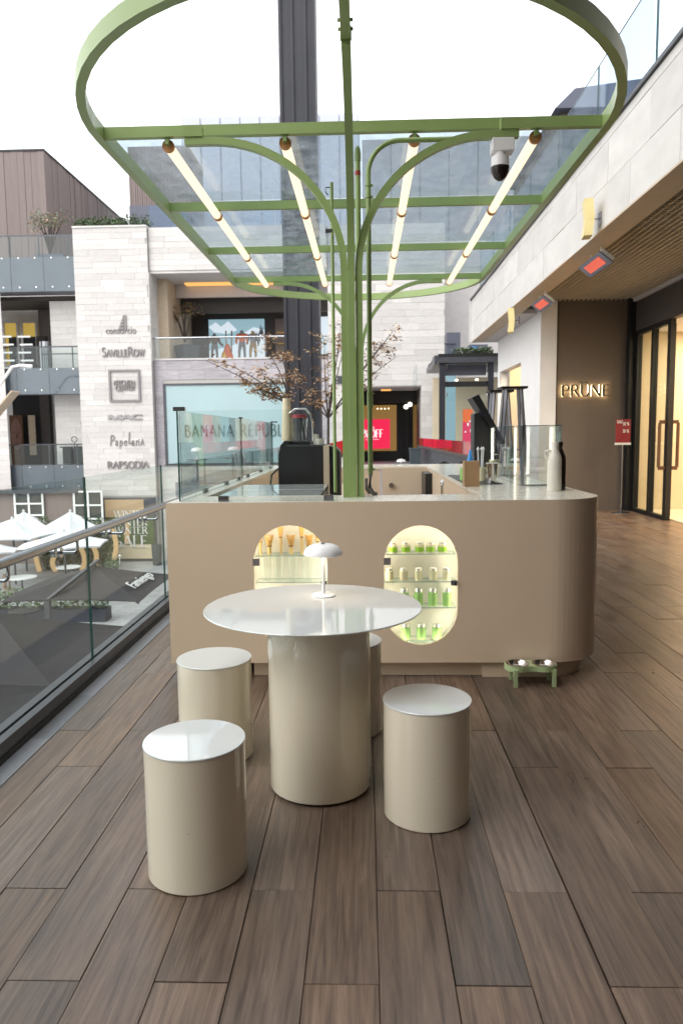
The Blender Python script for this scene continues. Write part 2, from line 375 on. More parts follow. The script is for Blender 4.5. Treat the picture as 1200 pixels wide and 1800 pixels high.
def pane(name, parent, *b, thick='y', edge='g_edge', m='g_clear', label=None):     # glass sheet with tinted edges
    k = MB(); sd = {'x': (0, 0, 1, 1, 1, 1), 'y': (1, 1, 0, 0, 1, 1), 'z': (1, 1, 1, 1, 0, 0)}[thick]
    k.box(*b, sides=sd); return k.build(name, [m, edge], parent, label=label)
def arcpts(c, r, a0, a1, n, e1=(1, 0, 0), e2=(0, 0, 1), r2=None):
    c, e1, e2 = Vector(c), Vector(e1), Vector(e2); r2 = r2 or r
    return [c + e1*(r*cos(R(a0+(a1-a0)*k/n))) + e2*(r2*sin(R(a0+(a1-a0)*k/n))) for k in range(n+1)]
def font(name, body, size, o, e1, e2, m, parent, depth=.01, sx=1, shear=0, center=False):   # sans lettering as mesh
    c = bpy.data.curves.new(name, 'FONT'); c.body = body; c.size = size; c.extrude = depth/2; c.shear = shear; c.resolution_u = 3
    if center: c.align_x = 'CENTER'
    t = bpy.data.objects.new(name, c); COL.objects.link(t)
    dg = bpy.context.evaluated_depsgraph_get(); me = bpy.data.meshes.new_from_object(t.evaluated_get(dg))
    bpy.data.objects.remove(t)
    e1, e2 = Vector(e1).normalized(), Vector(e2).normalized(); e3 = e1.cross(e2); o = Vector(o) - rootloc(parent)
    for v in me.vertices: p = v.co.copy(); v.co = o + e1*(p.x*sx) + e2*p.y + e3*p.z
    me.materials.clear(); me.materials.append(M[m]); me.name = name
    return link(name, me, parent)
def aseg(cx, cy, rx, ry, a0, a1, n=8): return [(cx+rx*cos(R(a0+(a1-a0)*k/n)), cy+ry*sin(R(a0+(a1-a0)*k/n))) for k in range(n+1)]
GL = {   # width, list of polylines (weight 1 thick, 0 thin, None by direction), serif points
 'A': (.76, [(0, [(.02, 0), (.38, 1)]), (1, [(.38, 1), (.74, 0)]), (0, [(.15, .34), (.6, .34)])], [(.02, 0), (.74, 0)]),
 'B': (.6, [(1, [(.08, 0), (.08, 1)]), (None, [(.08, 1), (.3, 1)]+aseg(.3, .77, .2, .23, 90, -90)+[(.08, .54)]), (None, [(.08, .54), (.33, .54)]+aseg(.33, .27, .24, .27, 90, -90)+[(.08, 0)])], [(.08, 0), (.08, 1)]),
 'C': (.74, [(None, aseg(.42, .5, .38, .5, 48, 312, 14))], []),
 'D': (.76, [(1, [(.08, 0), (.08, 1)]), (None, [(.08, 1), (.32, 1)]+aseg(.32, .5, .4, .5, 90, -90, 12)+[(.08, 0)])], [(.08, 0), (.08, 1)]),
 'E': (.56, [(1, [(.08, 0), (.08, 1)]), (0, [(.08, .98), (.5, .98)]), (0, [(.08, .52), (.42, .52)]), (0, [(.08, .02), (.54, .02)])], [(.08, 0), (.08, 1)]),
 'F': (.54, [(1, [(.08, 0), (.08, 1)]), (0, [(.08, .98), (.52, .98)]), (0, [(.08, .52), (.42, .52)])], [(.08, 0), (.08, 1)]),
 'I': (.2, [(1, [(.1, 0), (.1, 1)])], [(.1, 0), (.1, 1)]),
 'L': (.54, [(1, [(.08, 0), (.08, 1)]), (0, [(.08, .02), (.52, .02)])], [(.08, 0), (.08, 1)]),
 'N': (.78, [(0, [(.08, 0), (.08, 1)]), (1, [(.08, 1), (.7, 0)]), (0, [(.7, 0), (.7, 1)])], [(.08, 0), (.7, 1)]),
 'O': (.88, [(None, aseg(.44, .5, .4, .5, 0, 360, 18))], []),
 'P': (.58, [(1, [(.08, 0), (.08, 1)]), (None, [(.08, 1), (.3, 1)]+aseg(.3, .75, .24, .25, 90, -90)+[(.08, .5)])], [(.08, 0), (.08, 1)]),
 'R': (.66, [(1, [(.08, 0), (.08, 1)]), (None, [(.08, 1), (.3, 1)]+aseg(.3, .76, .22, .24, 90, -90)+[(.08, .52)]), (1, [(.32, .52), (.64, 0)])], [(.08, 0), (.08, 1)]),
 'S': (.54, [(None, aseg(.27, .75, .2, .25, 40, 250, 9)+aseg(.27, .26, .22, .26, 80, -145, 9))], []),
 'T': (.62, [(1, [(.31, 0), (.31, 1)]), (0, [(.02, .98), (.6, .98)])], [(.31, 0)]),
 'U': (.72, [(1, [(.08, 1), (.08, .3)]), (None, aseg(.36, .3, .28, .3, 180, 360, 10)), (0, [(.64, .3), (.64, 1)])], [(.08, 1), (.64, 1)]),
 'V': (.72, [(1, [(.02, 1), (.36, 0)]), (0, [(.36, 0), (.7, 1)])], [(.02, 1), (.7, 1)]),
 'W': (1.04, [(1, [(.02, 1), (.28, 0)]), (0, [(.28, 0), (.52, 1)]), (1, [(.52, 1), (.76, 0)]), (0, [(.76, 0), (1.02, 1)])], [(.02, 1), (.52, 1), (1.02, 1)]),
 '0': (.62, [(None, aseg(.31, .5, .26, .5, 0, 360, 16))], []),
 '5': (.54, [(0, [(.46, .98), (.12, .98)]), (0, [(.12, .98), (.1, .58)]), (None, aseg(.25, .32, .24, .32, 120, -140, 10))], []),
 '2': (.54, [(None, aseg(.26, .74, .2, .25, 160, -20, 8)+[(.06, .03)]), (0, [(.06, .03), (.5, .03)])], []),
 '%': (.9, [(None, aseg(.2, .75, .16, .22, 0, 360, 10)), (None, aseg(.68, .25, .16, .22, 0, 360, 10)), (0, [(.2, 0), (.68, 1)])], []),
 ' ': (.4, [], []),
}
def letters(name, body, h, o, e1, e2, m, parent, thick=.14, thin=.05, serif=.12, gap=.08, depth=.01, width=None, hs=None):
    o, e1, e2 = Vector(o), Vector(e1).normalized(), Vector(e2).normalized(); e3 = e1.cross(e2)
    tot = sum(GL[c][0]*(hs[i] if hs else 1) + gap for i, c in enumerate(body)) - gap
    sx = (width/(tot*h)) if width else 1
    k = MB(); x = 0; q = 0
    def strip(a, b, wd):
        nonlocal q
        a, b = Vector(a), Vector(b); d = b-a
        if d.length < 1e-6: return
        n = Vector((-d.y, d.x)).normalized()*wd/2; q += 1; dp = depth*(1+.004*(q % 23))
        k.prism([tuple(a-n), tuple(b-n), tuple(b+n), tuple(a+n)], e1*h*sx, e2*h, o, e3*dp)
    for i, c in enumerate(body):
        s = hs[i] if hs else 1
        wd, st, sf = GL[c]
        for wt, pl in st:
            pl = [((x+px*s), py*s) for px, py in pl]
            for a, b in zip(pl, pl[1:]):
                d = Vector(b)-Vector(a)
                if d.length < 1e-6: continue
                t = wt if wt is not None else abs(d.y)/d.length
                strip(a, b, thin+(thick-thin)*t)
        if serif:
            for px, py in sf: strip((x+px*s-serif, py*s+(.02 if py < .5 else -.02)), (x+px*s+serif, py*s+(.02 if py < .5 else -.02)), .045)
        x += wd*s + gap
    return k.build(name, m, parent)
EX, EZ, EY = (1, 0, 0), (0, 0, 1), (0, 1, 0)
# ================================================================== SETTING
def struct(name, m, *b):
    k = MB(); k.box(*b); return k.build(name, m, kind='structure')
struct('courtyard_paving', 'pave', -120, 140, -60, 260, -4.75, -4.6)
deck = struct('deck_floor', 'under', -1.9, 9.5, -7, 34, -.55, -.032)
# boards: 0.206 wide, 1.32 long, joints alternating
def plankmesh(n, w_, l_, m):
    k = MB(); k.box(-w_/2, w_/2, -l_/2, l_/2, -.03, 0)
    top = [e for e in k.b.edges if all(v.co.z > -.001 for v in e.verts)]
    bmesh.ops.bevel(k.b, geom=top, offset=.0013, segments=1, affect='EDGES')
    me = k.mesh(n); me.materials.append(M[m]); return me
PW, PL = .206, 1.32
pm = plankmesh('plank', PW-.0024, PL-.003, 'plank')
cand = []
for i in range(-1, 33):
    x0 = -1.414 + PW*i; x1 = x0+PW
    if i == -1: x0 = -1.575
    ph = 1.87 if i % 2 == 0 else 2.285
    for k in range(-6, 12):
        ya, yb = ph+PL*(k-1), ph+PL*k
        if yb < -3.5 or ya > 15.2: continue
        cand.append((x0, x1, ya, yb))
def inview(p):
    d = Vector(p)-EYE; z = d.dot(FW)
    if z < .2: return False
    u, v = 600+FPX*d.dot(RT)/z, 900-FPX*d.dot(UP)/z
    return -60 < u < 1260 and v < 1900
def seen(c):
    return any(inview((x, y, 0)) for x in c[:2] for y in (c[2], (c[2]+c[3])/2, c[3]) if y > .6) and not (c[0] > -1.1 and c[1] < 1.3 and c[2] > 4.5 and c[3] < 9)
cand.sort(key=lambda c: (not seen(c), (c[0]+c[1])**2/4 + (c[2]+c[3])**2/4))
rest = MB()
for n, c in enumerate(cand):
    x0, x1, ya, yb = c; cx = (x0+x1)/2
    if abs(x0-.646) < .02: cx += .003
    if n < 300 and seen(c):
        o = link('plank', pm, deck); o.location = (cx + random.uniform(-.0008, .0008), (ya+yb)/2, random.uniform(-.0016, .0016))
        o.scale = ((x1-x0-.0024)/(PW-.0024), 1, 1)
        o.rotation_euler = (random.uniform(-.0008, .0008), random.uniform(-.004, .004), random.uniform(-.0006, .0006))
    else: rest.box(x0+.002, x1-.002, ya+.0025, yb-.0025, -.03, random.uniform(-.0015, .0015))
rest.build('far_planks', 'plank', deck, kind='stuff')
tm = plankmesh('border_tile', .1, .597, 'granite')
for k in range(32):
    o = link('border_tile', tm, deck); o.location = (-1.628, -.4+.6*k, random.uniform(-.001, .001))
k = MB(); k.box(5.2, 9.5, -3, 15, -.03, -.004); k.box(-1.9, 9.5, 15.3, 34, -.03, -.004); k.box(-1.9, 9.5, -7, -3.6, -.03, -.004)
k.build('walkway_paving', 'granite', deck)
terr = struct('terrace_floor', 'granite', -6.2, -1.95, 24, 35.9, -.5, -.02)
# ------------------------------------------------------------------ balustrade on the left
gr = thing('glass_railing', 'frameless glass railing with round steel handrail along the deck edge', 'railing', (-1.735, 4, 0))
k = MB(); k.box(-1.795, -1.745, -3, 24, -.02, .095); k.box(-1.725, -1.68, -3, 24, -.02, .095); k.box(-1.745, -1.725, -3, 24, -.02, .03)
k.build('base_channel', 'darksteel', gr)
k = MB(); k.box(-1.676, -1.672, -3, 24, .0, .03); k.build('base_trim', 'blackm', gr)
for j in range(-3, 12):
    y0 = 4.52 + 1.73*j
    pane('glass_pane', gr, -1.741, -1.729, y0+.006, y0+1.724, .04, 1.245, thick='x', m='g_rail')
k = MB(); k.tube([(-1.62, -3, .935), (-1.62, 24, .935)], .025, 16); k.build('handrail', 'steel', gr, 50)
bm = MB()
b0 = Vector((-1.735, 0, 0))
bm.sweep([(-1.725, 0, .845), (-1.712, 0, .845)], [(.03*cos(2*pi*q/16), .03*sin(2*pi*q/16)) for q in range(16)])
bm.sweep([(-1.765, 0, .845), (-1.745, 0, .845)], [(.028*cos(2*pi*q/16), .028*sin(2*pi*q/16)) for q in range(16)])
bm.tube([(-1.712, 0, .845), (-1.645, 0, .845)] + arcpts((-1.645, 0, .87), .025, -90, 0, 5) + [(-1.62, 0, .912)], .009, 8)
bme = bm.mesh('bracket', b0, 50); bme.materials.append(M['steel'])
for j in range(-4, 20):
    o = link('bracket', bme, gr); o.location = (0, 3.26+.815*j-4, 0)
# ------------------------------------------------------------------ facade
SL = cubemesh('stone_slab', 'stone'); SL2 = cubemesh('stone_slab', 'stone2'); SLV = cubemesh('stone_slab', 'lav')
def clad(parent, me, x0, x1, z0, z1, y, course, l0, l1, holes=(), gap=.006, cap=300, axis='x', sgn=-1):
    n = 0; z = z0
    while z < z1-.02:
        zt = min(z+course*random.choice((.9, 1, 1.1)), z1)
        if z1-zt < course*.5: zt = z1
        x = x0 - random.uniform(0, l0*.8)
        while x < x1:
            xe = x+random.uniform(l0, l1); a, b = max(x, x0), min(xe, x1); x = xe
            if b-a < .1: continue
            segs = [(a, b)]
            for hx0, hx1, hz0, hz1 in holes:
                if zt > hz0+.03 and z < hz1-.03:
                    ns = []
                    for s0, s1 in segs:
                        if s1 <= hx0 or s0 >= hx1: ns.append((s0, s1))
                        else:
                            if s0 < hx0: ns.append((s0, hx0))
                            if s1 > hx1: ns.append((hx1, s1))
                    segs = ns
            for s0, s1 in segs:
                if s1-s0 < .06: continue
                d = random.uniform(.022, .034); c = (s0+s1)/2
                if axis == 'x': piece('stone_slab', me, parent, (c, y+sgn*d/2, (z+zt)/2), (s1-s0-gap, d, zt-z-gap))
                else: piece('stone_slab', me, parent, (y+sgn*d/2, c, (z+zt)/2), (d, s1-s0-gap, zt-z-gap))
                n += 1
        z = zt
    return n
YF = 36.0
# tower carrying the shop names
tw = thing('stone_tower', 'pale stone wall block carrying seven shop names one above the other', 'building', (-12, YF, -4.6))
TX0, TX1 = -13.66, -10.14
BX('wall', 'backing', tw, TX0, TX1, 35.62, 40, -4.6, 11.28)
clad(tw, SL, TX0, TX1, -4.6, 11.28, 35.62, .262, .75, 1.6, holes=((-12.75, -10.2, -4.7, -1.45),), cap=300)
clad(tw, SL2, 35.6, 38.4, 5.1, 9.2, TX1, .262, 1.0, 2.0, axis='y', sgn=1)
k = MB(); k.box(TX0, TX1, 35.55, 37.5, 11.28, 11.36); k.build('coping', 'stone2', tw)
# sale window in the foot of the tower
win = BX('shop_window', 'darksteel', tw, -12.75, -10.2, 35.5, 35.6, -4.55, -1.45)
BX('pane', 'interior', win, -12.65, -10.3, 35.47, 35.499, -4.45, -3.75)
BX('pane', 'amber2', win, -12.65, -10.75, 35.47, 35.499, -2.4, -1.55)
BX('pane', 'leaf_g', win, -12.65, -10.3, 35.47, 35.499, -3.75, -2.4)
g = BX('light_strip', 'gold', win, -11.75, -11.5, 35.455, 35.469, -3.7, -2.4)
sg = thing('sale_lettering', 'white WINTER WINTER WINTER SALE lettering on the ground floor shop window', 'sign', (-11.5, 35.4, -2.5))
for j in range(3): letters('word', 'WINTER', .34, (-12.2, 35.43, -2.42-.4*j), EX, EZ, 'whitewall', sg, width=1.6, depth=.012)
letters('word', 'SALE', .58, (-12.2, 35.43, -3.88), EX, EZ, 'whitewall', sg, width=1.6, depth=.012)
# signs on the tower
def sign(name, label):
    return thing(name, label, 'sign', (-11.6, 35.57, 4))
YS = 35.575
def tp(x, y): v = at(x, y, Y=YS); return (v.x, v.y, v.z)
def twd(x0, x1): return (x1-x0)*YS/FPX
s1 = sign('shop_sign', 'consorcio lettering under a slatted quarter-sail emblem, topmost sign on stone wall')
font('lettering', 'consorcio', .46, tp(186, 587), EX, EZ, 'bronze', s1, .05, sx=.80)
k = MB()
for j in range(5):
    zb = at(215, 580-5.4*j, Y=YS).z; xl = at(208+2.1*j, 580, Y=YS).x; xr = at(222.5, 580, Y=YS).x
    k.prism([(xl, zb), (xr-.1, zb+.03), (xr-.1, zb+.12), (xl+.06, zb+.1)], EX, EZ, (0, YS, 0), (0, -.05, 0))
k.box(at(219.5, 570, Y=YS).x+.01, at(222.5, 570, Y=YS).x, YS-.06, YS-.001, at(215, 581, Y=YS).z, at(215, 554, Y=YS).z)
k.build('emblem', 'bronze', s1)
s2 = sign('shop_sign', 'SAVILLE ROW in serif capitals, second sign from the top on stone wall')
letters('lettering', 'SAVILLEROW', .37, tp(180, 627), EX, EZ, 'bronze', s2, width=twd(180, 255), hs=[1.15, .85, .85, .85, .85, .85, .85, 1.15, .85, .85], depth=.05, thick=.17, thin=.08)
s3 = sign('shop_sign', 'KITCHEN CENTER inside a dark square frame on stone wall')
for bx in ((191, 248, 649, 652.5), (194, 251, 702.5, 706.5)):
    pass
p0, p1 = at(191, 650, Y=YS), at(248, 706, Y=YS)
k = MB(); t = .09
k.box(p0.x, p1.x, YS-.07, YS, p0.z-t, p0.z); k.box(p0.x, p1.x, YS-.07, YS, p1.z, p1.z+t)
k.box(p0.x, p0.x+t, YS-.07, YS, p1.z+t, p0.z-t); k.box(p1.x-t, p1.x, YS-.07, YS, p1.z+t, p0.z-t); k.build('frame', 'bronze', s3)
letters('lettering', 'KITCHEN' if False else 'CENTER', .23, tp(204, 687), EX, EZ, 'bronze', s3, width=twd(203, 237), serif=0, thick=.13, thin=.1, depth=.05)
GL['K'] = (.6, [(1, [(.08, 0), (.08, 1)]), (0, [(.1, .45), (.52, 1)]), (1, [(.24, .6), (.58, 0)])], [(.08, 0), (.08, 1)])
GL['H'] = (.7, [(1, [(.08, 0), (.08, 1)]), (1, [(.62, 0), (.62, 1)]), (0, [(.08, .5), (.62, .5)])], [(.08, 0), (.08, 1), (.62, 0), (.62, 1)])
GL['M'] = (.9, [(0, [(.06, 0), (.1, 1)]), (1, [(.1, 1), (.45, 0)]), (0, [(.45, 0), (.8, 1)]), (1, [(.8, 1), (.84, 0)])], [])
letters('lettering', 'KITCHEN', .23, tp(201, 677.5), EX, EZ, 'bronze', s3, width=twd(201, 237.5), serif=0, thick=.13, thin=.1, depth=.05)
s4 = sign('shop_sign', 'MAC in thin wide letters, fourth sign from the top on stone wall')
letters('lettering', 'MAC', .22, tp(191, 737.5), EX, EZ, 'bronze2', s4, width=twd(191, 252), serif=0, thick=.24, thin=.2, gap=-.02, depth=.05)
s5 = sign('shop_sign', 'Papelaria in quirky mixed letters, second sign from the bottom on stone wall')
x = 193
for ch, sz, dy, dx in (('P', .76, 0, 11), ('a', .58, 0, 8.5), ('p', .58, 0, 9), ('e', .58, 0, 8), ('L', .82, -3, 7.5), ('a', .58, 0, 8), ('r', .58, 0, 5.5), ('i', .52, 0, 4.5), ('A', .46, 0, 8)):
    font('letter', ch, sz, tp(x, 783.5-dy*-1), EX, EZ, 'bronze', s5, .05, sx=.62, shear=.12); x += dx*.87
s6 = sign('shop_sign', 'RAPSODIA in serif capitals, lowest of the signs on stone wall')
letters('lettering', 'RAPSODIA', .32, tp(190, 823), EX, EZ, 'bronze', s6, width=twd(190, 263), thick=.17, thin=.08, depth=.05)
# middle building: open terrace over the teal shop window
mb = thing('terrace_building', 'grey stone building with an open terrace above a big teal shop window', 'building', (-6, YF, 0))
MX0, MX1 = -10.12, -1.72
BX('wall', 'backing', mb, MX0, MX1, YF, 37, -4.6, 5.1)
BX('upper_wall', 'backing', mb, MX0, MX1, YF-.2, 44, 9.3, 11.28)
clad(mb, SL, MX0, MX1, 9.3, 11.28, YF-.2, .262, .9, 2.0)
clad(mb, SL, MX0, MX1, -4.6, -.0, YF, .3, 1.2, 2.2)
clad(mb, SLV, MX0, MX1, 0, 5.12, YF, .42, 1.2, 1.3, holes=((-9.72, -3.2, .1, 4.02),))
k = MB(); k.box(MX0, MX1, YF-.06, 43, 5.13, 5.22); k.build('terrace_floor_slab', 'greywall', mb)
k = MB(); k.box(MX0, MX1, YF-.19, 43, 9.18, 9.29); k.build('soffit', 'soffit', mb)
k = MB(); k.box(MX0+.3, MX1, 42, 42.3, 5.2, 9.2); k.build('back_wall', 'header', mb)
k = MB(); k.box(MX0, MX0+.5, 37, 42, 5.2, 9.18); k.build('side_wall', 'beige', mb)
k = MB(); k.box(-9.6, -1.8, 38.6, 38.8, 8.55, 9.17); k.build('ceiling_beam', 'soffit', mb)
k = MB(); k.box(-9.6, -1.8, 39.5, 39.7, 7.9, 9.17); k.build('bulkhead', 'header', mb)
for a, b in ((-9.0, -6.6), (-6.2, -4.4)):
    BX('light_strip', 'amber', mb, a, b, 38.0, 38.5, 9.1, 9.17)
tw_ = BX('shop_window', 'teal', mb, -9.6, -3.3, YF-.05, YF-.001, .16, 3.93)
k = MB(); k.box(-9.72, -3.2, YF-.1, YF-.002, 3.935, 4.02); k.box(-9.72, -9.605, YF-.1, YF-.002, .1, 3.93); k.box(-9.72, -3.2, YF-.1, YF-.002, .1, .155); k.build('frame', 'darksteel', tw_)
sgb = thing('shop_sign', 'BANANA REPUBLIC dark lettering across the teal shop window', 'sign', (-6, YF-.1, 1.6))
letters('lettering', 'BANANA REPUBLIC', .56, (at(326, 768, Y=YF).x, YF-.06, at(326, 768, Y=YF).z), EX, EZ, 'tealtext', sgb, width=5.35, serif=.0, thick=.13, thin=.06, gap=.22, depth=.03)
# terrace glass and things on it
tg = thing('terrace_railing', 'clear glass railing with thin steel rail along the ski shop terrace', 'railing', (-6, YF, 5.2))
for j in range(5): pane('glass_pane', tg, MX0+.05+1.67*j, MX0+1.7+1.67*j, YF-.02, YF, 5.24, 6.15, m='g_clear', edge='g_edgel')
k = MB(); k.tube([(MX0-.2, YF-.08, 6.18), (MX1, YF-.08, 6.18)], .04, 8); k.build('handrail', 'steel', tg)
# ski shop
ss = thing('mountain_poster', 'lit snowy mountain backdrop behind ski mannequins on the terrace', 'poster', (-7.3, 41.9, 6))
BX('print', 'skyprint', ss, -8.6, -5.5, 41.7, 41.8, 5.3, 7.9)
k = MB()
k.prism([(-8.6, 5.3), (-5.5, 5.3), (-5.5, 7.3), (-6.1, 7.45), (-6.7, 7.1), (-7.2, 6.5), (-7.8, 6.35), (-8.6, 6.2)], EX, EZ, (0, 41.69, 0), (0, -.02, 0)); k.build('snow_slope', 'snow', ss)
k = MB()
k.prism([(-8.6, 7.5), (-8.2, 7.75), (-7.9, 7.5), (-7.5, 7.8), (-7.0, 7.3), (-7.6, 7.1), (-8.3, 7.2)], EX, EZ, (0, 41.69, 0), (0, -.015, 0)); k.build('mountain', 'snow', ss)
k = MB()
for q in range(7):
    a = -6.2+.1*q; hh = 7.0+.5*random.random(); k.prism([(a-.09, hh-.35), (a+.09, hh-.35), (a, hh+.2)], EX, EZ, (0, 41.66, 0), (0, -.004*(q+1), 0))
k.build('printed_trees', 'bluegrey', ss)
dk = thing('display_plinth', 'timber display plinth under the ski mannequins', 'plinth', (-7, 40.8, 5.2)); BX('base', 'tancloth', dk, -8.4, -5.6, 40.2, 41.2, 5.2, 5.42)
bs = thing('shop_display_wall', 'brown lit shelving wall beside the mountain backdrop', 'shelving', (-4, 41.9, 5.2))
BX('back_panel', 'wood', bs, -4.9, -2.9, 41.75, 41.9, 5.3, 7.9)
for j in range(3): BX('shelf', 'tan', bs, -4.8, -3.0, 41.5, 41.74, 5.9+.6*j, 5.95+.6*j)
sp2 = thing('snow_poster', 'second lit snow print at the right end of the ski shop', 'poster', (-2, 41.5, 6)); BX('print', 'snow', sp2, -2.6, -1.75, 41.3, 41.4, 5.9, 7.9)
def skinfig(name, V, E_, rad, m, parent, sub=1):
    me = bpy.data.meshes.new(name); base = rootloc(parent)
    me.from_pydata([Vector(v) for v in V], E_, []); me.materials.append(M[m])
    o = link(name, me, parent); sk = o.modifiers.new('skin', 'SKIN'); ss_ = o.modifiers.new('sub', 'SUBSURF'); ss_.levels = ss_.render_levels = sub
    for i, r in enumerate(rad): me.skin_vertices[0].data[i].radius = (r, r)
    me.skin_vertices[0].data[0].use_root = True
    return o
def mannequin(x, z, top, legs, label, h=1.75, arms=.18):
    t_ = thing('mannequin', label, 'mannequin', (x, 40.7, z), 'ski mannequins on the terrace'); s_ = h/1.75
    V = [(0, 0, .95), (0, 0, 1.15), (0, 0, 1.38), (0, 0, 1.52), (0, -.02, 1.66), (.2, 0, 1.4), (.27, -.02, 1.12), (.2+arms, -.1, .9), (-.2, 0, 1.4), (-.27, -.02, 1.12), (-.2-arms, -.1, .92), (.1, 0, .9), (.13, -.02, .5), (.13, 0, .08), (.13, -.12, .04), (-.1, 0, .9), (-.15, -.02, .5), (-.16, .02, .08), (-.16, -.1, .04)]
    E_ = [(0, 1), (1, 2), (2, 3), (3, 4), (2, 5), (5, 6), (6, 7), (2, 8), (8, 9), (9, 10), (0, 11), (11, 12), (12, 13), (13, 14), (0, 15), (15, 16), (16, 17), (17, 18)]
    rd = [.15, .14, .17, .06, .1, .08, .055, .04, .08, .055, .04, .1, .075, .05, .045, .1, .075, .05, .045]
    skinfig('body', [Vector(v)*s_ for v in V], E_, [r*s_ for r in rd], legs, t_)
    V2 = [(0, 0, .98), (0, 0, 1.18), (0, 0, 1.4), (.22, 0, 1.4), (.29, -.02, 1.12), (.2+arms, -.1, .94), (-.22, 0, 1.4), (-.29, -.02, 1.12), (-.2-arms, -.1, .95)]
    skinfig('jacket', [Vector(v)*s_ for v in V2], [(0, 1), (1, 2), (2, 3), (3, 4), (4, 5), (2, 6), (6, 7), (7, 8)], [.19, .18, .2, .11, .08, .06, .11, .08, .06], top, t_)
mannequin(-8.1, 5.42, 'browncloth', 'greycloth', 'mannequin in dark brown jacket beside the potted tree on the terrace', 1.7, .3)
mannequin(-6.6, 5.42, 'orangecloth', 'greycloth', 'mannequin in bright orange jacket and grey trousers', 1.85, .05)
mannequin(-6.0, 5.42, 'greycloth', 'tancloth', 'mannequin in dark grey jacket and tan trousers', 1.8, .1)
sk = thing('ski_display', 'yellow and orange ski bags with two upright skis between the mannequins', 'skis', (-7.35, 40.6, 5.42))
for dx in (-.1, .16): k = MB(); k.bar((-7.35+dx, 40.6, 5.5), (-7.35+dx*1.2, 40.75, 7.15), .07, .03); k.build('ski', 'wood', sk)
for dx, z, m_ in ((-.15, 5.75, 'yellow'), (.12, 5.7, 'orangecloth'), (0, 6.1, 'orangecloth')):
    k = MB(); k.lathe((-7.35+dx, 40.4, z), [(0, -.35), (.16, -.33), (.2, -.05), (.15, .18), (.05, .3), (0, .31)], 12); k.build('bag', m_, sk, 60)
# right stone building with the shop entrance
rb = thing('entrance_building', 'pale stone wall with a square lit shop entrance at its foot', 'building', (1, YF, 0))
QX0, QX1 = -1.70, 3.84; OX0, OX1, OZ0, OZ1 = -.25, 2.72, .05, 3.73
k = MB(); k.box(QX0, OX0, YF, 37, 0, OZ1); k.box(OX1, QX1, YF, 37, 0, OZ1); k.box(QX0, QX1, YF, 37, OZ1, 11.28); k.build('wall', 'backing', rb)
clad(rb, SL, QX0, QX1, 0, 11.28, YF, .29, .9, 1.9, holes=((OX0, OX1, 0, OZ1),))
k = MB(); k.box(OX0-.2, OX0, 37, 41, 0, OZ1); k.build('left_reveal', 'soffit', rb)
k = MB(); k.box(OX1, OX1+.2, 37, 41, 0, OZ1); k.build('right_reveal', 'header', rb)
k = MB(); k.box(OX0, OX1, YF+.1, 41, OZ1-.02, OZ1+.2); k.build('entrance_soffit', 'soffit', rb)
k = MB(); k.box(OX0, OX1, 39, 39.2, 3.1, OZ1-.03); k.build('lintel', 'blackm', rb)
k = MB(); k.box(OX0, OX1, 41, 41.2, 0, 3.4); k.build('back_wall', 'blackm', rb)
BX('ceiling_lamp', 'amber', rb, .85, 1.35, 37.5, 38.4, OZ1-.06, OZ1-.025)
for j in range(6):
    k = MB(); k.box(2.2+.09*j, 2.24+.09*j, 39.4+.25*j, 39.45+.25*j, .1, 3.1); k.build('mullion', 'blackm', rb)
k = MB(); k.box(OX0, 2.75, 33.2, 40.9, 0.0, .012); k.build('entrance_floor', 'granite', rb)
dw = thing('shop_display_window', 'tan lit display window inside the entrance with a red sale poster', 'window', (.8, 40.9, 0))
BX('glow_panel', 'tan', dw, -.2, 1.75, 40.9, 40.98, .55, 3.05)
BX('floor_panel', 'blackm', dw, -.2, 2.1, 40.7, 40.89, .0, .5)
for j in range(4): k = MB(); k.lathe((.72+.2*j, 40.88, 2.86), [(0, -.025), (.025, 0), (0, .025)], 8); k.build('downlight', 'down', dw)
po = thing('sale_poster', 'bright red 50% OFF poster standing in the lit entrance window', 'poster', (.5, 40.6, 1))
BX('board', 'pink', po, -.75, 1.38, 40.6, 40.64, .68, 2.28)
letters('lettering', '50%OFF', .42, (-.52, 40.59, 1.3), EX, EZ, 'whitelit', po, width=1.52, depth=.01, thick=.22, thin=.07)
font('small_lettering', 'hasta', .2, (.17, 40.59, 1.78), EX, EZ, 'whitelit', po, .01, sx=.9)
BX('underline', 'whitelit', po, .05, .78, 40.585, 40.599, 1.18, 1.2)
for j, (px, pz) in enumerate(((2.14, 2.86), (2.34, 2.98))):
    t_ = solo((lambda k: (k.lathe((px, 38.6, pz), [(0, -.12), (.09, -.08), (.12, 0), (.09, .08), (0, .12)], 14), k.build('globe_lamp', 'ledw', None, 60))[1])(MB()), ('lower' if j == 0 else 'upper')+' of two round globe lamps inside the dark entrance', 'lamp', 'globe lamps in the entrance')
# recessed wall on the right and glass showroom
rw = thing('recessed_wall', 'plain grey wall set back between stone building and white fascia', 'wall', (6, 39, 0)); BX('panel', 'greywall', rw, 3.86, 12, 38.6, 39, 0, 11.1)
sh = thing('glass_showroom', 'dark framed glass showroom with flat black roof and planted edge', 'building', (5, 31, 0))
SY = 30.0
def sx_(x): return at(x, 700, Y=SY).x
def sz_(y): return at(800, y, Y=SY).z
xa, xb = sx_(772), sx_(862)
k = MB(); k.box(xa-.05, xb+2, SY-.1, SY+5, sz_(628), sz_(622)); k.build('roof', 'blackm', sh)
k = MB(); k.box(xa-.1, xb+2, SY-.15, SY+5, sz_(638), sz_(628.3)); k.build('fascia', 'darksteel', sh)
k = MB(); k.prism([(0, 0), (0, .35), (-1.0, .35), (-1.0, 0)], (0, 1, 0), EZ, (xa-.2, SY+1.0, sz_(640)), (.1, 0, 0)); k.build('side_fascia', 'darksteel', sh)
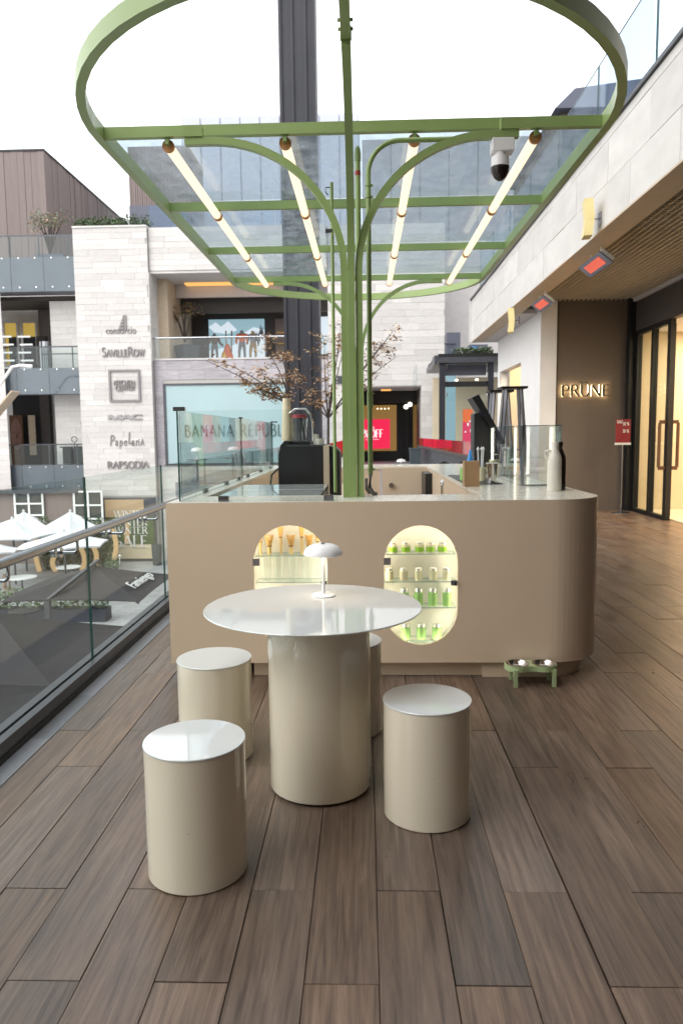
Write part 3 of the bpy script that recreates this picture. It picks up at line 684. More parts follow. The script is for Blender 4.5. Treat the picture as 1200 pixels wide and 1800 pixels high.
k = MB(); k.box(xa, xa+.22, SY-.05, SY+.2, 0, sz_(638)-.005); k.build('column', 'column', sh)
k = MB(); k.box(xb-.1, xb+.1, SY-.05, SY+.2, 0, sz_(638)-.005); k.build('column', 'column', sh)
k = MB(); k.box(xa+.222, xb-.102, SY-.08, SY+.1, sz_(680), sz_(671)); k.build('transom', 'blackm', sh)
k = MB(); k.box(xa+.222, xb-.102, SY+.6, SY+.7, sz_(658), sz_(639)); k.build('header_panel', 'bluegrey', sh)
BX('back_wall', 'interior', sh, xa, xb+2, SY+3.0, SY+3.1, 0, 3.9)
BX('curtain', 'skyprint', sh, xa+.35, xa+.75, SY+.9, SY+1.0, 0, sz_(640))
BX('side_pane', 'g_shop', sh, xa-.9, xa-.88, SY+.2, SY+2.5, 0, sz_(640))
pane('glass_pane', sh, xa+.224, xb-.104, SY+.02, SY+.04, 0, sz_(680)-.004, m='g_shop')
for q in (.35, .75): BX('downlight', 'down', sh, xa+(xb-xa)*q-.05, xa+(xb-xa)*q+.05, SY+.3, SY+.4, sz_(668), sz_(666))
for yy, xx in ((640, xa+.3), (667, xa+.28), (690, xa+.3), (640, xb-.15), (667, xb-.15), (690, xb-.15)):
    k = MB(); k.bar((xx, SY-.06, sz_(yy)), (xx-.03, SY-.06, sz_(yy+8)), .04, .03); k.build('glass_clamp', 'chrome', sh)
pp = thing('magenta_poster', 'magenta and orange poster behind the showroom glass', 'poster', (sx_(826), SY+.5, 1))
BX('board', 'pink2', pp, sx_(815.5), sx_(842), SY+.45, SY+.5, .3, sz_(742))
BX('orange_print', 'orange', pp, sx_(815.5), sx_(833), SY+.43, SY+.449, sz_(742), sz_(719))
BX('orange_print', 'orange', pp, sx_(816), sx_(842), SY+.43, SY+.449, .3, .8)
k = MB()
for q in range(9): a = random.uniform(sx_(818), sx_(838)); z = random.uniform(sz_(770), sz_(740)); k.box(a, a+.06, SY+.42, SY+.44, z, z+.06)
k.build('flower_print', 'whitelit', pp)
# service boxes behind the showroom roof
k = MB(); k.box(sx_(799), sx_(825), 33, 34, 4.4, at(820, 584, Y=33).z); solo(k.build('roof_cabinet', 'bluegrey'), 'dark blue grey cabinet on the showroom roof', 'cabinet')
k = MB(); k.box(at(826, 620, Y=34).x, at(858, 620, Y=34).x, 34.2, 35, 4.4, at(820, 605, Y=34).z); bo = k.build('roof_cabinet', 'bluegrey'); solo(bo, 'lower dark cabinet with pale blue stickers on the showroom roof', 'cabinet')
k = MB(); k.box(at(828, 620, Y=34).x, at(834, 620, Y=34).x, 34.15, 34.19, at(820, 615, Y=34).z, at(820, 608, Y=34).z); k.box(at(835.5, 620, Y=34).x, at(839, 620, Y=34).x, 34.15, 34.19, at(820, 615, Y=34).z, at(820, 608, Y=34).z); k.build('sticker', 'blue', bo)
rr = thing('roof_railing', 'thin dark rail on the showroom roof beside the stone wall', 'railing', (4.2, 33, 4.4))
k = MB(); k.bar((at(780, 620, Y=33).x, 33, at(820, 604, Y=33).z), (at(800, 620, Y=33).x, 33, at(820, 604, Y=33).z), .05, .05); k.build('rail', 'darksteel', rr)
pane('glass_pane', rr, at(781, 620, Y=33).x, at(799, 620, Y=33).x, 33.0, 33.02, 4.3, at(820, 606, Y=33).z, m='g_shop')
# upper volumes behind the facade
def vol(name, label, m, x0, x1, y0, y1, Y, dep=10, parent=None):
    a, b = at(x0, y0, Y=Y), at(x1, y1, Y=Y); k = MB(); k.box(a.x, b.x, Y, Y+dep, b.z, a.z); o = k.build(name, m); return tag(o, label, 'building')
cw = thing('clad_block', 'brown timber clad upper block with dark base band behind the roof hedge', 'building', (-13, 46, 11))
a, b = at(224, 258, Y=46), at(336, 402, Y=46); zb = at(280, 361, Y=46).z
for j in range(28):
    x0 = a.x + (b.x-a.x)*j/28; k = MB(); k.box(x0+.01, x0+(b.x-a.x)/28-.01, 46+random.uniform(0, .03), 50, zb, a.z); k.build('board', 'wood', cw)
BX('base_band', 'bluegrey', cw, a.x, b.x, 45.9, 50, 10.5, zb-.01)
lb = thing('plant_screen_block', 'pale grey rooftop block standing tallest behind the dark column', 'building', (-6, 52, 11)); a, b = at(318, 206, Y=52), at(633, 420, Y=52); BX('wall', 'lavbox', lb, a.x, b.x, 52, 60, 10, a.z)
for q in range(9):
    xx = a.x+(b.x-a.x)*(q+.5)/9; BX('screen_panel', 'lavbox', lb, xx-.62, xx+.62, 51.9, 51.99, 12, a.z-.1)
gb = thing('roof_block', 'dark grey roof block seen through the canopy glass on the right', 'building', (6, 50, 11)); a, b = at(636, 246, Y=50), at(990, 420, Y=50); BX('wall', 'greybox', gb, a.x, b.x, 50, 58, 6, a.z)
for q in range(7):
    xx = a.x+(b.x-a.x)*(q+.5)/7; BX('cladding_panel', 'greybox', gb, xx-.9, xx+.9, 49.9, 49.99, 11, a.z-.1)
# timber clad block at far left
wl = thing('timber_block', 'long brown timber clad block with sloping outline at far left', 'building', (-20, 40, 11))
cx_ = at(77, 265, Y=40).x; zt = at(77, 265, Y=40).z
for j in range(44):
    x1 = cx_-.12*3*j; k = MB(); k.box(x1-.355, x1-.006, 40+random.uniform(0, .03), 40.4, 10.5, zt); k.build('board', 'wood', wl)
for j in range(40):
    y1 = 40.4+.34*j; k = MB(); k.box(cx_-.4, cx_-random.uniform(0, .03), y1+.005, y1+.337, 10.5, zt); k.build('board', 'wood', wl)
BX('coping', 'blackm', wl, cx_-16, cx_+.03, 39.97, 54.2, zt+.005, zt+.1)
BX('wall', 'header', wl, cx_-16, cx_-.42, 40.42, 54, 10.5, zt)
# hedge on the tower roof and leaf tools
def leafcloud(k, c, rx, ry, rz, n, s0, s1, mi=0, flat=.5):
    for _ in range(n):
        while True:
            p = Vector((random.uniform(-1, 1), random.uniform(-1, 1), random.uniform(-1, 1)))
            if p.length <= 1: break
        p = Vector(c)+Vector((p.x*rx, p.y*ry, p.z*rz)); leaf(k, p, random.uniform(s0, s1), mi, flat)
def leaf(k, p, s, mi=0, flat=.5):
    a = random.uniform(0, 2*pi); d = Vector((cos(a), sin(a), random.uniform(-flat, flat))).normalized(); r = d.cross(Vector((random.uniform(-.7, .7), random.uniform(-.7, .7), 1))).normalized()
    k.mi = mi if isinstance(mi, int) else random.choice(mi)
    k.quad(p-d*s, p+r*s*.45, p+d*s, p-r*s*.45)
hd = thing('roof_hedge', 'low green hedge along the top of the stone sign wall', 'hedge', (-12, 36.6, 11.36))
k = MB()
for j in range(20):
    x = at(148, 620, Y=36.6).x + (at(268, 620, Y=36.6).x-at(148, 620, Y=36.6).x)*j/19
    leafcloud(k, (x, 36.6+random.uniform(-.2, .2), 11.62+random.uniform(0, .1)), .3, .35, .36+random.uniform(0, .12), 90, .05, .11, (0, 0, 1), 1)
k.build('foliage', ['leaf_g', 'leaf_p'], hd)
k = MB(); k.box(-13.6, -10.2, 36.3, 36.9, 11.37, 11.5); k.build('trough', 'pot', hd)
rg = thing('roof_balustrade', 'glass balustrade on the stone roof beside the hedge', 'railing', (-9.5, 36, 11.3))
for j in range(4): pane('glass_pane', rg, -10.1+2.0*j, -8.15+2.0*j, 36.0, 36.02, 11.3, 12.35, m='g_blue')
# ------------------------------------------------------------------ left bridges
bk = thing('recessed_facade', 'shaded stone wall behind the glass bridges at far left', 'building', (-17, 40, 0))
k = MB(); k.box(-24, TX0-.02, 40.2, 40.6, -4.6, 10.4); k.build('wall', 'stone2', bk)
BX('inner_wall', 'backing', bk, at(92, 620, Y=37.3).x, TX0-.02, 37.3, 38, -4.6, 8.25)
clad(bk, SL2, at(92, 620, Y=37.3).x, TX0-.03, -.2, 8.25, 37.3, .3, 1.1, 2.0)
k = MB(); k.box(-24, at(3, 620, Y=36).x, 35.8, 36.1, -4.6, 8.45); k.build('end_wall', 'stone2', bk)
clad(bk, SL, -19, at(7, 620, Y=35.8).x, -4.6, 8.4, 35.8, .3, 1.1, 2.0)
def bridge(zt, zb, label, m='darksteel'):
    t_ = thing('bridge', label, 'bridge', (-16, 36, zt), 'stacked bridges at far left')
    BX('slab', 'bridgegrey', t_, -24, TX0-.04, 36.2, 37.2, zb+.02, zt-.02)
    for j in range(5):
        pane('fascia_pane', t_, -21.7+1.6*j, -20.12+1.6*j, 36.05, 36.07, zb, zt+.95, m='g_shop')
        for q in (.25, .75):
            for zz in (zb+.2, zt-.1): k = MB(); k.sweep([(-21.7+1.6*(j+q), 36.02, zz), (-21.7+1.6*(j+q), 36.048, zz)], [(.035*cos(2*pi*v/8), .035*sin(2*pi*v/8)) for v in range(8)]); k.build('stud', 'chrome', t_)
    k = MB(); k.bar((-24, 36.3, zt+1.0), (TX0-.05, 36.3, zt+1.0), .06, .06); k.build('handrail', 'darksteel', t_)
    for j in range(6):
        k = MB(); k.bar((-21.2+1.4*j, 36.3, zt-.01), (-21.2+1.4*j, 36.3, zt+.97), .05, .05); k.build('post', 'darksteel', t_)
    return t_
bridge(10.16, 8.5, 'uppermost glass fronted bridge with potted tree at far left')
b2 = bridge(4.9, 3.6, 'middle glass fronted bridge below the lit shops at far left')
bridge(.15, -1.1, 'lowest dark glass fronted bridge with cafe tables at far left')
k = MB(); k.bar((at(75, 620, Y=36.3).x, 36.3, 5.55), (TX0-.05, 36.3, 5.55), .05, .05); k.build('midrail', 'darksteel', b2)
k = MB(); k.box(-20, TX0-.05, 37.25, 40.1, 8.3, 8.49); solo(k.build('bridge_soffit', 'header'), 'dark soffit under the uppermost bridge', 'soffit')
for j, (xa_, xb_, la) in enumerate(((8, 33, 'left yellow lit shop window above the middle bridge'), (40, 66, 'right yellow lit shop window above the middle bridge'))):
    a, b = at(xa_, 568, Y=39.9), at(xb_, 640, Y=39.9); t_ = thing('lit_shop_window', la, 'window', ((a.x+b.x)/2, 39.9, a.z), 'lit windows above the bridge')
    BX('pane', 'yellowshop', t_, a.x, b.x, 39.95, 40.0, b.z, a.z)
    k = MB(); k.box(a.x-.12, b.x+.12, 39.85, 39.94, a.z, a.z+.12); k.box(a.x-.12, a.x, 39.85, 39.94, b.z, a.z); k.box(b.x, b.x+.12, 39.85, 39.94, b.z, a.z); k.build('frame', 'greywall', t_)
    k = MB()
    for q in range(5): k.box(b.x-.9+.1*(q % 2), b.x-.25+.1*(q % 2), 39.7, 39.8, b.z+.5-.42*q+.9, b.z+.58-.42*q+.9)
    k.build('shelf_light', 'whitelit', t_)
bz = BX('brown_panel', 'wood', bk, at(71, 620, Y=40).x, at(90, 620, Y=40).x, 40.0, 40.18, 5.9, 8.5)
k = MB(); k.cyl((at(82, 620, Y=37.6).x, 37.6, 0), .32, 4.95, 6.3, 20); solo(k.build('steel_column', 'steel', None, 50), 'short round steel column behind the middle bridge', 'column')
od = thing('dark_doorway', 'tall dark doorway with a beauty poster under the middle bridge', 'doorway', (-17, 39.9, 0))
a, b = at(14, 592, Y=39.8), at(96, 880, Y=39.8); BX('opening', 'blackm', od, a.x, b.x, 39.9, 40.1, -2.5, a.z)
BX('pilaster', 'header', od, b.x-.5, b.x, 39.75, 39.88, -2.5, a.z)
fp = thing('face_poster', 'dim portrait poster of a woman face in the dark doorway', 'poster', (-18, 39.6, 2)); a, b = at(16, 730, Y=39.6), at(43, 800, Y=39.6)
BX('board', 'browncloth', fp, a.x, b.x, 39.62, 39.66, b.z-.8, a.z)
def disc(k, cx, cz, rx, rz, y, d=.01, n=20): k.prism([(cx+rx*cos(2*pi*q/n), cz+rz*sin(2*pi*q/n)) for q in range(n)], EX, EZ, (0, y, 0), (0, -d, 0))
mx_, mz_ = (a.x+b.x)/2, (a.z+b.z)/2
k = MB(); disc(k, mx_, mz_+.05, .3, .85, 39.615); k.build('face', 'skin_p', fp)
k = MB(); disc(k, mx_-.12, mz_+.15, .07, .035, 39.6, .006); disc(k, mx_+.14, mz_+.15, .07, .035, 39.6, .007); disc(k, mx_, mz_-.45, .11, .05, 39.6, .008); k.box(mx_-.02, mx_+.05, 39.592, 39.6, mz_-.18, mz_+.1); k.build('features', 'browncloth', fp)
w2 = thing('pale_poster', 'pale beauty poster beside the portrait in the dark doorway', 'poster', (-16.5, 39.6, 2)); a, b = at(49, 730, Y=39.6), at(65, 800, Y=39.6); BX('board', 'beige', w2, a.x, b.x, 39.62, 39.66, b.z, a.z)
cf = thing('cafe_console', 'black cafe console with ornaments on the lowest bridge', 'table', (-14.5, 37, .15))
a, b = at(108, 785, Y=36.9), at(150, 815, Y=36.9)
BX('top', 'blackm', cf, a.x, b.x, 36.7, 37.15, a.z-.06, a.z)
for q in (.1, .6): BX('base', 'black', cf, a.x+(b.x-a.x)*q, a.x+(b.x-a.x)*(q+.35), 36.75, 37.1, .16, a.z-.062)
k = MB(); k.tube([(at(123, 620, Y=37.5).x*.983, 36.9, a.z), (at(123, 620, Y=37.5).x*.983, 36.9, a.z+.2)]+arcpts((at(123, 620, Y=37.5).x*.983, 36.9, a.z+.35), .14, -90, 250, 12), .02, 6); k.build('ornament', 'blackm', cf)
es = thing('escalator', 'rising escalator balustrade with pale handrail at the left edge', 'escalator', (-18, 33, 4))
P0, P1 = at(-40, 770, Y=33), at(28, 688, Y=33); Q0, Q1 = at(-40, 735, Y=33), at(22, 645, Y=33)
k = MB(); k.sweep([P0, P1], [(-.4, -.03), (.4, -.03), (.4, .03), (-.4, .03)]); k.build('truss', 'beige', es)
k = MB(); k.tube([Q0, Q1, Q1+Vector((.35, 0, .06)), Q1+Vector((.9, 0, .02))], .07, 8); k.build('handrail', 'white', es, 60)
# ------------------------------------------------------------------ dark column
dc = thing('steel_column', 'very tall dark steel box column rising out of the courtyard', 'column', (-1.8, 22, -4.6))
k = MB(); k.box(-2.32, -1.29, 22, 22.8, -4.6, 22); k.build('shaft', 'column', dc)
for a in (-2.32, -1.99, -1.62, -1.37): k = MB(); k.box(a, a+.08, 21.93, 21.998, -4.6, 22); k.build('rib', 'column', dc)
# ------------------------------------------------------------------ mall building on the right
FXX = 2.67; FZ0, FZ1 = 3.73, 4.75
ml = thing('mall_building', 'long stone fronted building with overhanging ceiling and warm lit shop', 'building', (4, 10, 0))
k = MB(); k.box(FXX+.03, FXX+.3, -3, 18.9, FZ0+.02, FZ1); k.box(FXX+.3, 9, -3, 18.9, 4.4, FZ1); k.build('fascia', 'backing', ml)
for z0, z1, off in ((FZ0, FZ0+.46, 0), (FZ0+.46, FZ0+.92, .5), (FZ0+.92, FZ1, .2)):
    y = -3-off
    while y < 18.9:
        a, b = max(y, -3), min(y+1.2, 18.9); y += 1.2
        d = random.uniform(.026, .031)
        if b-a > .1: piece('stone_slab', SL2, ml, (FXX+.03-d/2, (a+b)/2, (z0+z1)/2), (d, b-a-.006, z1-z0-.006))
for j in range(3): piece('stone_slab', SL2, ml, (FXX+.5+1.1*j, 18.93, (FZ0+FZ1)/2), (1.09, .04, FZ1-FZ0-.01))
BX('coping', 'darksteel', ml, FXX-.03, FXX+.35, -3, 18.95, FZ1+.005, FZ1+.045)
BX('soffit_edge', 'beige', ml, FXX+.0, FXX+.30, -3, 18.88, FZ0-.004, FZ0+.015)
BX('ceiling_void', 'ceilback', ml, FXX+.31, 4.95, -3, 14.1, 4.25, 4.3)
k = MB()
for j in range(int((4.93-FXX-.31)/.085)+1): x = FXX+.33+.085*j; k.box(x, x+.014, -1, 14.08, 3.88, 3.93)
for j in range(int(13/.085)): y = 1.0+.085*j; k.box(FXX+.32, 4.93, y, y+.014, 3.882, 3.928)
k.build('ceiling_lattice', 'ceil', ml, kind='stuff')
BX('far_soffit', 'soffit', ml, FXX+.3, 6, 14.4, 18.85, 3.72, 3.8)
BX('sign_wall', 'brownwall', ml, 3.6, 4.86, 14.12, 14.4, 0, 4.2)
BX('corner_column', 'blackm', ml, 4.862, 5.06, 13.95, 14.3, 0, 4.2)
BX('header', 'header', ml, 4.96, 5.1, -3, 13.94, 3.3, 4.24)
BX('header_trim', 'greywall', ml, 4.90, 4.955, -3, 14.0, 3.83, 3.9)
BX('pilaster', 'whitewall', ml, 3.27, 3.57, 14.08, 14.4, 0, 4.2)
BX('shadow_gap', 'blackm', ml, 3.571, 3.599, 14.2, 14.39, 0, 4.2)
k = MB(); k.box(3.29, 3.5, 14.41, 15.9, 0, 3.72); k.box(3.29, 3.5, 15.9, 18.6, 2.95, 3.72); k.box(3.29, 3.5, 18.35, 18.6, 0, 2.95); k.build('white_wall', 'whitewall', ml)
BX('shop_interior', 'interior', ml, 4.4, 4.5, 15.5, 19, 0, 3.7)
BX('shop_interior', 'interior', ml, 3.51, 4.39, 18.2, 18.3, 0, 3.7)
L_ = bpy.data.lights.new('side_shop_light', 'AREA'); L_.energy = 14; L_.color = (1, .78, .54); L_.size = .5
o = bpy.data.objects.new('side_shop_light', L_); COL.objects.link(o); o.location = (3.95, 17.3, 3.6)
# lit shop room
k = MB(); k.box(5.1, 9.4, 14.1, 14.3, 0, 3.3); k.build('room_end_wall', 'interior', ml)
k = MB(); k.box(9.4, 9.6, 2, 14.1, 0, 3.3); k.build('room_back_wall', 'interior', ml)
k = MB(); k.box(5.1, 9.4, 2, 2.2, 0, 3.3); k.build('room_near_wall', 'interior', ml)
k = MB(); k.box(5.11, 9.6, 2, 14.3, 3.3, 3.42); k.build('room_ceiling', 'whitewall', ml)
k = MB(); k.box(5.11, 9.39, 2.2, 14.09, .0, .012); k.build('room_floor', 'interior', ml)
for yy in (4, 6.5, 9, 11.2, 13.2):
    for xx in (5.9, 7.6):
        k = MB(); k.cyl((xx, yy, 0), .07, 3.285, 3.297, 14); k.build('downlight', 'down', ml)
    L_ = bpy.data.lights.new('shop_light', 'AREA'); L_.energy = 34; L_.color = (1, .78, .54); L_.size = .6
    o = bpy.data.objects.new('shop_light', L_); COL.objects.link(o); o.location = (6.6, yy, 3.27)
# shopfront frames: glazed leaf
sf = BX('shopfront', 'blackm', ml, 4.97, 5.05, 12.38, 13.95, .0, .07)
for y0, y1 in ((12.38, 12.5), (13.1, 13.2), (13.84, 13.949)): BX('stile', 'blackm', sf, 4.965, 5.055, y0, y1, .071, 3.22)
BX('top_rail', 'blackm', sf, 4.97, 5.05, 12.38, 13.95, 3.221, 3.29)
pane('pane', sf, 5.0, 5.012, 12.5, 13.1, .071, 3.22, thick='x', m='g_shop'); pane('pane', sf, 5.0, 5.012, 13.2, 13.84, .071, 3.22, thick='x', m='g_shop')
for xx in (4.86, 5.16):
    k = MB(); k.box(xx-.02, xx+.02, 12.42, 12.46, .88, 1.62); k.box(min(xx, 5.01), max(xx, 5.01), 12.415, 12.465, 1.6, 1.66); k.box(min(xx, 5.01), max(xx, 5.01), 12.415, 12.465, .84, .9); k.build('pull_handle', 'browncloth', sf)
# second open bay nearer the camera
sf2 = BX('shopfront', 'blackm', ml, 4.97, 5.05, 8.7, 9.6, .0, .07)
for y0, y1 in ((8.7, 8.8), (9.5, 9.6)): BX('stile', 'blackm', sf2, 4.965, 5.055, y0, y1, .071, 3.29)
pane('pane', sf2, 5.0, 5.012, 8.8, 9.5, .071, 3.29, thick='x', m='g_shop')
BX('near_wall', 'header', ml, 4.97, 5.1, -3, 8.69, 0, 3.29)
# sign
ps = thing('shop_sign', 'dark PRÜNE letters with warm back light on the brown wall', 'sign', (4.1, 14.05, 2.2))
pz = at(985, 697, Y=14.05).z; px0 = at(986, 697, Y=14.05).x; px1 = at(1070, 690, Y=14.05).x
GL['Ü'] = GL['U']
lt = letters('lettering', 'PRÜNE', .205, (px0, 14.05, pz), EX, EZ, 'blackm', ps, width=px1-px0, serif=0, thick=.15, thin=.08, gap=.12, depth=.03)
k = MB(); ux = px0+(px1-px0)*.46
for q in (-.04, .045): k.box(ux+q-.014, ux+q+.014, 14.02, 14.05, pz+.235, pz+.262)
k.build('umlaut', 'blackm', ps)
h_ = letters('halo_light', 'PRÜNE', .205, (px0, 14.085, pz), EX, EZ, 'halo', ps, width=px1-px0, serif=0, thick=.08, thin=.05, gap=.12, depth=.012)
# display bench in the shop
db = thing('display_bench', 'cream display bench with a clear case just inside the shop door', 'bench', (5.9, 12, 0)); BX('base', 'offwhite', db, 5.62, 6.35, 12.3, 12.8, .015, .4)
BX('plate', 'steel', db, 5.85, 6.0, 12.28, 12.299, .22, .26)
pane('case', db, 5.6, 6.4, 12.25, 12.26, .42, 1.65, m='g_clear')
rk = thing('display_rack', 'cream wall shelving glowing at the back of the shop', 'shelving', (8, 13.9, 0))
for j in range(4): BX('shelf', 'offwhite', rk, 6.9, 9.2, 13.6, 14.05, .5+.65*j, .54+.65*j)
# red sign stand
rs = thing('sign_stand', 'red sale sign on a thin steel pole stand beside the shop door', 'sign', (4.62, 13.6, 0))
k = MB(); k.cyl((4.66, 13.6, 0), .16, 0.001, .012, 24); k.build('base', 'steel', rs, 40)
k = MB(); k.cyl((4.66, 13.6, 0), .012, .012, 1.28, 10); k.build('pole', 'steel', rs, 40)
BX('panel', 'red', rs, 4.53, 4.79, 13.585, 13.605, 1.28, 1.7); BX('lip', 'white', rs, 4.52, 4.80, 13.575, 13.61, 1.24, 1.279)
letters('lettering', 'SALE', .05, (4.545, 13.584, 1.63), EX, EZ, 'offwhite', rs, width=.1, serif=0, thick=.24, thin=.2, depth=.003)
letters('lettering', '50 %', .055, (4.65, 13.584, 1.59), EX, EZ, 'offwhite', rs, width=.11, serif=0, thick=.24, thin=.18, depth=.003)
letters('lettering', '20 %', .055, (4.65, 13.584, 1.46), EX, EZ, 'offwhite', rs, width=.11, serif=0, thick=.24, thin=.18, depth=.003)
# heaters and speakers
def heater(loc, label, lit=True):
    t_ = thing('patio_heater', label, 'heater', loc, 'infrared heaters under the ceiling edge'); x, y, z = loc
    Rm = Matrix.Rotation(R(38), 4, 'Y'); T = Matrix.Translation(loc)
    def tb(name, m, *b):
        k = MB(); k.box(*b)
        for v in k.b.verts: v.co = T @ Rm @ v.co
        return k.build(name, m, t_)
    tb('housing', 'white', -.09, .09, -.42, .42, 0, .05)
    tb('rim', 'steel', -.105, .105, -.44, .44, -.012, -.001)
    tb('element', 'heat' if lit else 'greyleg', -.06, .06, -.3, .3, -.018, -.0125)
    k = MB(); k.tube([(x, y-.2, z+.05), (x+.02, y-.2, 3.86)], .012, 6); k.tube([(x, y+.2, z+.05), (x+.02, y+.2, 3.86)], .012, 6); k.build('bracket', 'white', t_)
heater((FXX+.22, 9.6, 3.56), 'lit infrared heater in the middle of the row under the ceiling edge')
heater((FXX+.22, 12.4, 3.56), 'lit infrared heater farthest along, above the yellowed speaker')
heater((FXX+.42, 6.6, 3.6), 'unlit infrared heater at the right edge, nearest of the row', False)
for (yy, z0, la) in ((8.62, 3.62, 'tall yellowed speaker fixed to the stone fascia'), (13.0, 3.15, 'yellowed speaker hanging below the fascia near the white wall')):
    t_ = thing('speaker', la, 'speaker', (FXX-.1, yy, z0), 'yellowed speakers')
    k = MB(); k.prism([(-.05, -.2), (.05, -.2), (.07, .0), (.05, .2), (-.05, .2), (-.03, 0)], (.9, -.25, 0), EZ, (FXX-.16, yy, z0+.25), (.03, .2, 0)); k.build('cabinet', 'yellowed', t_)
    k = MB(); k.bar((FXX-.14, yy+.1, z0+.25), (FXX+.001, yy+.1, z0+.25), .015, .015); k.box(FXX-.012, FXX-.001, yy+.05, yy+.15, z0+.18, z0+.32); k.build('bracket', 'steel', t_)
# glass railing on top of the fascia
ur = thing('roof_railing', 'blue tinted glass balustrade along the top of the stone fascia', 'railing', (FXX+.2, 8, FZ1))
for j in range(11): pane('glass_pane', ur, FXX+.2, FXX+.215, -1.5+1.85*j, .33+1.85*j, FZ1+.046, FZ1+1.15, thick='x', m='g_blue')
ub = thing('roof_house', 'grey roof house behind the balustrade at upper right', 'building', (8, 17, 4.8))
a, b = at(985, 188, Y=20), at(1062, 240, Y=20); k = MB(); k.box(a.x, 11, 20, 26, 4.8, a.z); k.build('wall', 'header', ub)
a, b, c = at(975, 190, Y=19.8), at(1010, 155, Y=19.8), at(1135, 137, Y=19.8)
k = MB(); k.prism([(a.x, a.z), (11.2, a.z), (11.2, c.z), (c.x, c.z), (b.x, b.z)], EX, EZ, (0, 19.8, 0), (0, 6.3, 0)); k.build('roof', 'bluegrey', ub)
gt = thing('glass_tower', 'pale blue glass tower behind the balustrade at the top right corner', 'building', (12, 16, 4.8))
k = MB(); k.box(9.9, 16, 10, 20, 4.8, 16); k.build('wall', 'g_blue', gt)
k = MB(); k.box(10.3, 15.9, 10.3, 19.9, 4.8, 15.9); k.build('core', 'lavbox', gt)
for j in range(6): BX('mullion', 'bluegrey', gt, 9.84, 9.9, 10+2*j-.06, 10+2*j+.06, 4.8, 16)
# ------------------------------------------------------------------ unseen building behind the viewer, added to shade the kiosk and reflect in it
rear = thing('rear_shade_building', 'tall brown fronted building added unseen behind the viewer to shade the kiosk', 'building', (0, -7, 0))
BX('wall', 'brownwall', rear, -10.2, 9, -9, -7, -4.6, 14)
BX('shade_overhang', 'beige', rear, -.9, 9, -6.99, 2.2, 4.76, 5.3); BX('shade_overhang', 'beige', rear, -.5, 2.6, 2.201, 4.0, 4.76, 5.3)  # out-of-view slabs added and stretched to darken deck and counter
for j in range(5): BX('window', 'g_shop', rear, -4.5+2.4*j, -2.7+2.4*j, -6.98, -6.95, .4, 3.2)

# ================================================================== KIOSK COUNTER
CT = 1.09
ko = thing('kiosk_counter', 'cream kiosk counter with rounded corner and two glowing pill shaped cabinets', 'counter', (0, 4.4, 0))
CXR, CYR, CRR = 1.116, 4.75, .35
N1 = (.331, .577, .221, .366); N2 = (-.455, .577, .224, .372)
def pill(c, s=0., n=14):
    cx, cz, hw, hh = c; hw -= s; hh -= s; d = hh-hw
    return [(cx+hw*cos(pi*q/n), cz+d+hw*sin(pi*q/n)) for q in range(n+1)] + [(cx-hw*cos(pi*q/n), cz-d-hw*sin(pi*q/n)) for q in range(n+1)]
k = MB()
def loop(pts, y):
    v = [k.b.verts.new((a, y, b)) for a, b in pts]; return [k.b.edges.new((v[i], v[(i+1) % len(v)])) for i in range(len(v))]
ed = loop([(-1.2, .1), (1.116, .1), (1.116, 1.088), (-1.2, 1.088)], 4.4) + loop(pill(N1), 4.4) + loop(pill(N2), 4.4)
bmesh.ops.triangle_fill(k.b, edges=ed, use_beauty=True)
for N in (N1, N2):
    P = pill(N); m_ = len(P)
    for i in range(m_):
        a, b = P[i], P[(i+1) % m_]; k.quad((a[0], 4.4, a[1]), (b[0], 4.4, b[1]), (b[0], 4.42, b[1]), (a[0], 4.42, a[1]))
arc = arcpts((CXR, CYR, 0), CRR, -90, 0, 16, EX, EY)
for a, b in zip(arc, arc[1:]): k.quad((a.x, a.y, .1), (b.x, b.y, .1), (b.x, b.y, 1.088), (a.x, a.y, 1.088))
k.quad((1.466, 4.75, .1), (1.466, 9.6, .1), (1.466, 9.6, 1.088), (1.466, 4.75, 1.088))
k.quad((-1.2, 4.4, .1), (-1.2, 9.6, .1), (-1.2, 9.6, 1.088), (-1.2, 4.4, 1.088))
k.prism([(-1.195, 4.405), (1.116, 4.405)] + [(p.x-.003, p.y+.003) for p in arc[1:]] + [(1.463, 9.6), (-1.195, 9.6)], EX, EY, (0, 0, .1), (0, 0, .012))
k.build('front_panel', 'cream', ko, 30)
# plinth
k = MB(); k.box(-.70, .71, 4.47, 4.6, 0, .098); k.build('plinth', 'cream', ko)
k = MB(); a2 = arcpts((1.07, 4.75, 0), .32, -90, 0, 12, EX, EY)
k.prism([(.71, 4.43)] + [(p.x, p.y) for p in a2] + [(1.39, 9.4), (.71, 9.4)], EX, EY, (0, 0, 0), (0, 0, .097)); k.build('plinth', 'cream', ko, 30)
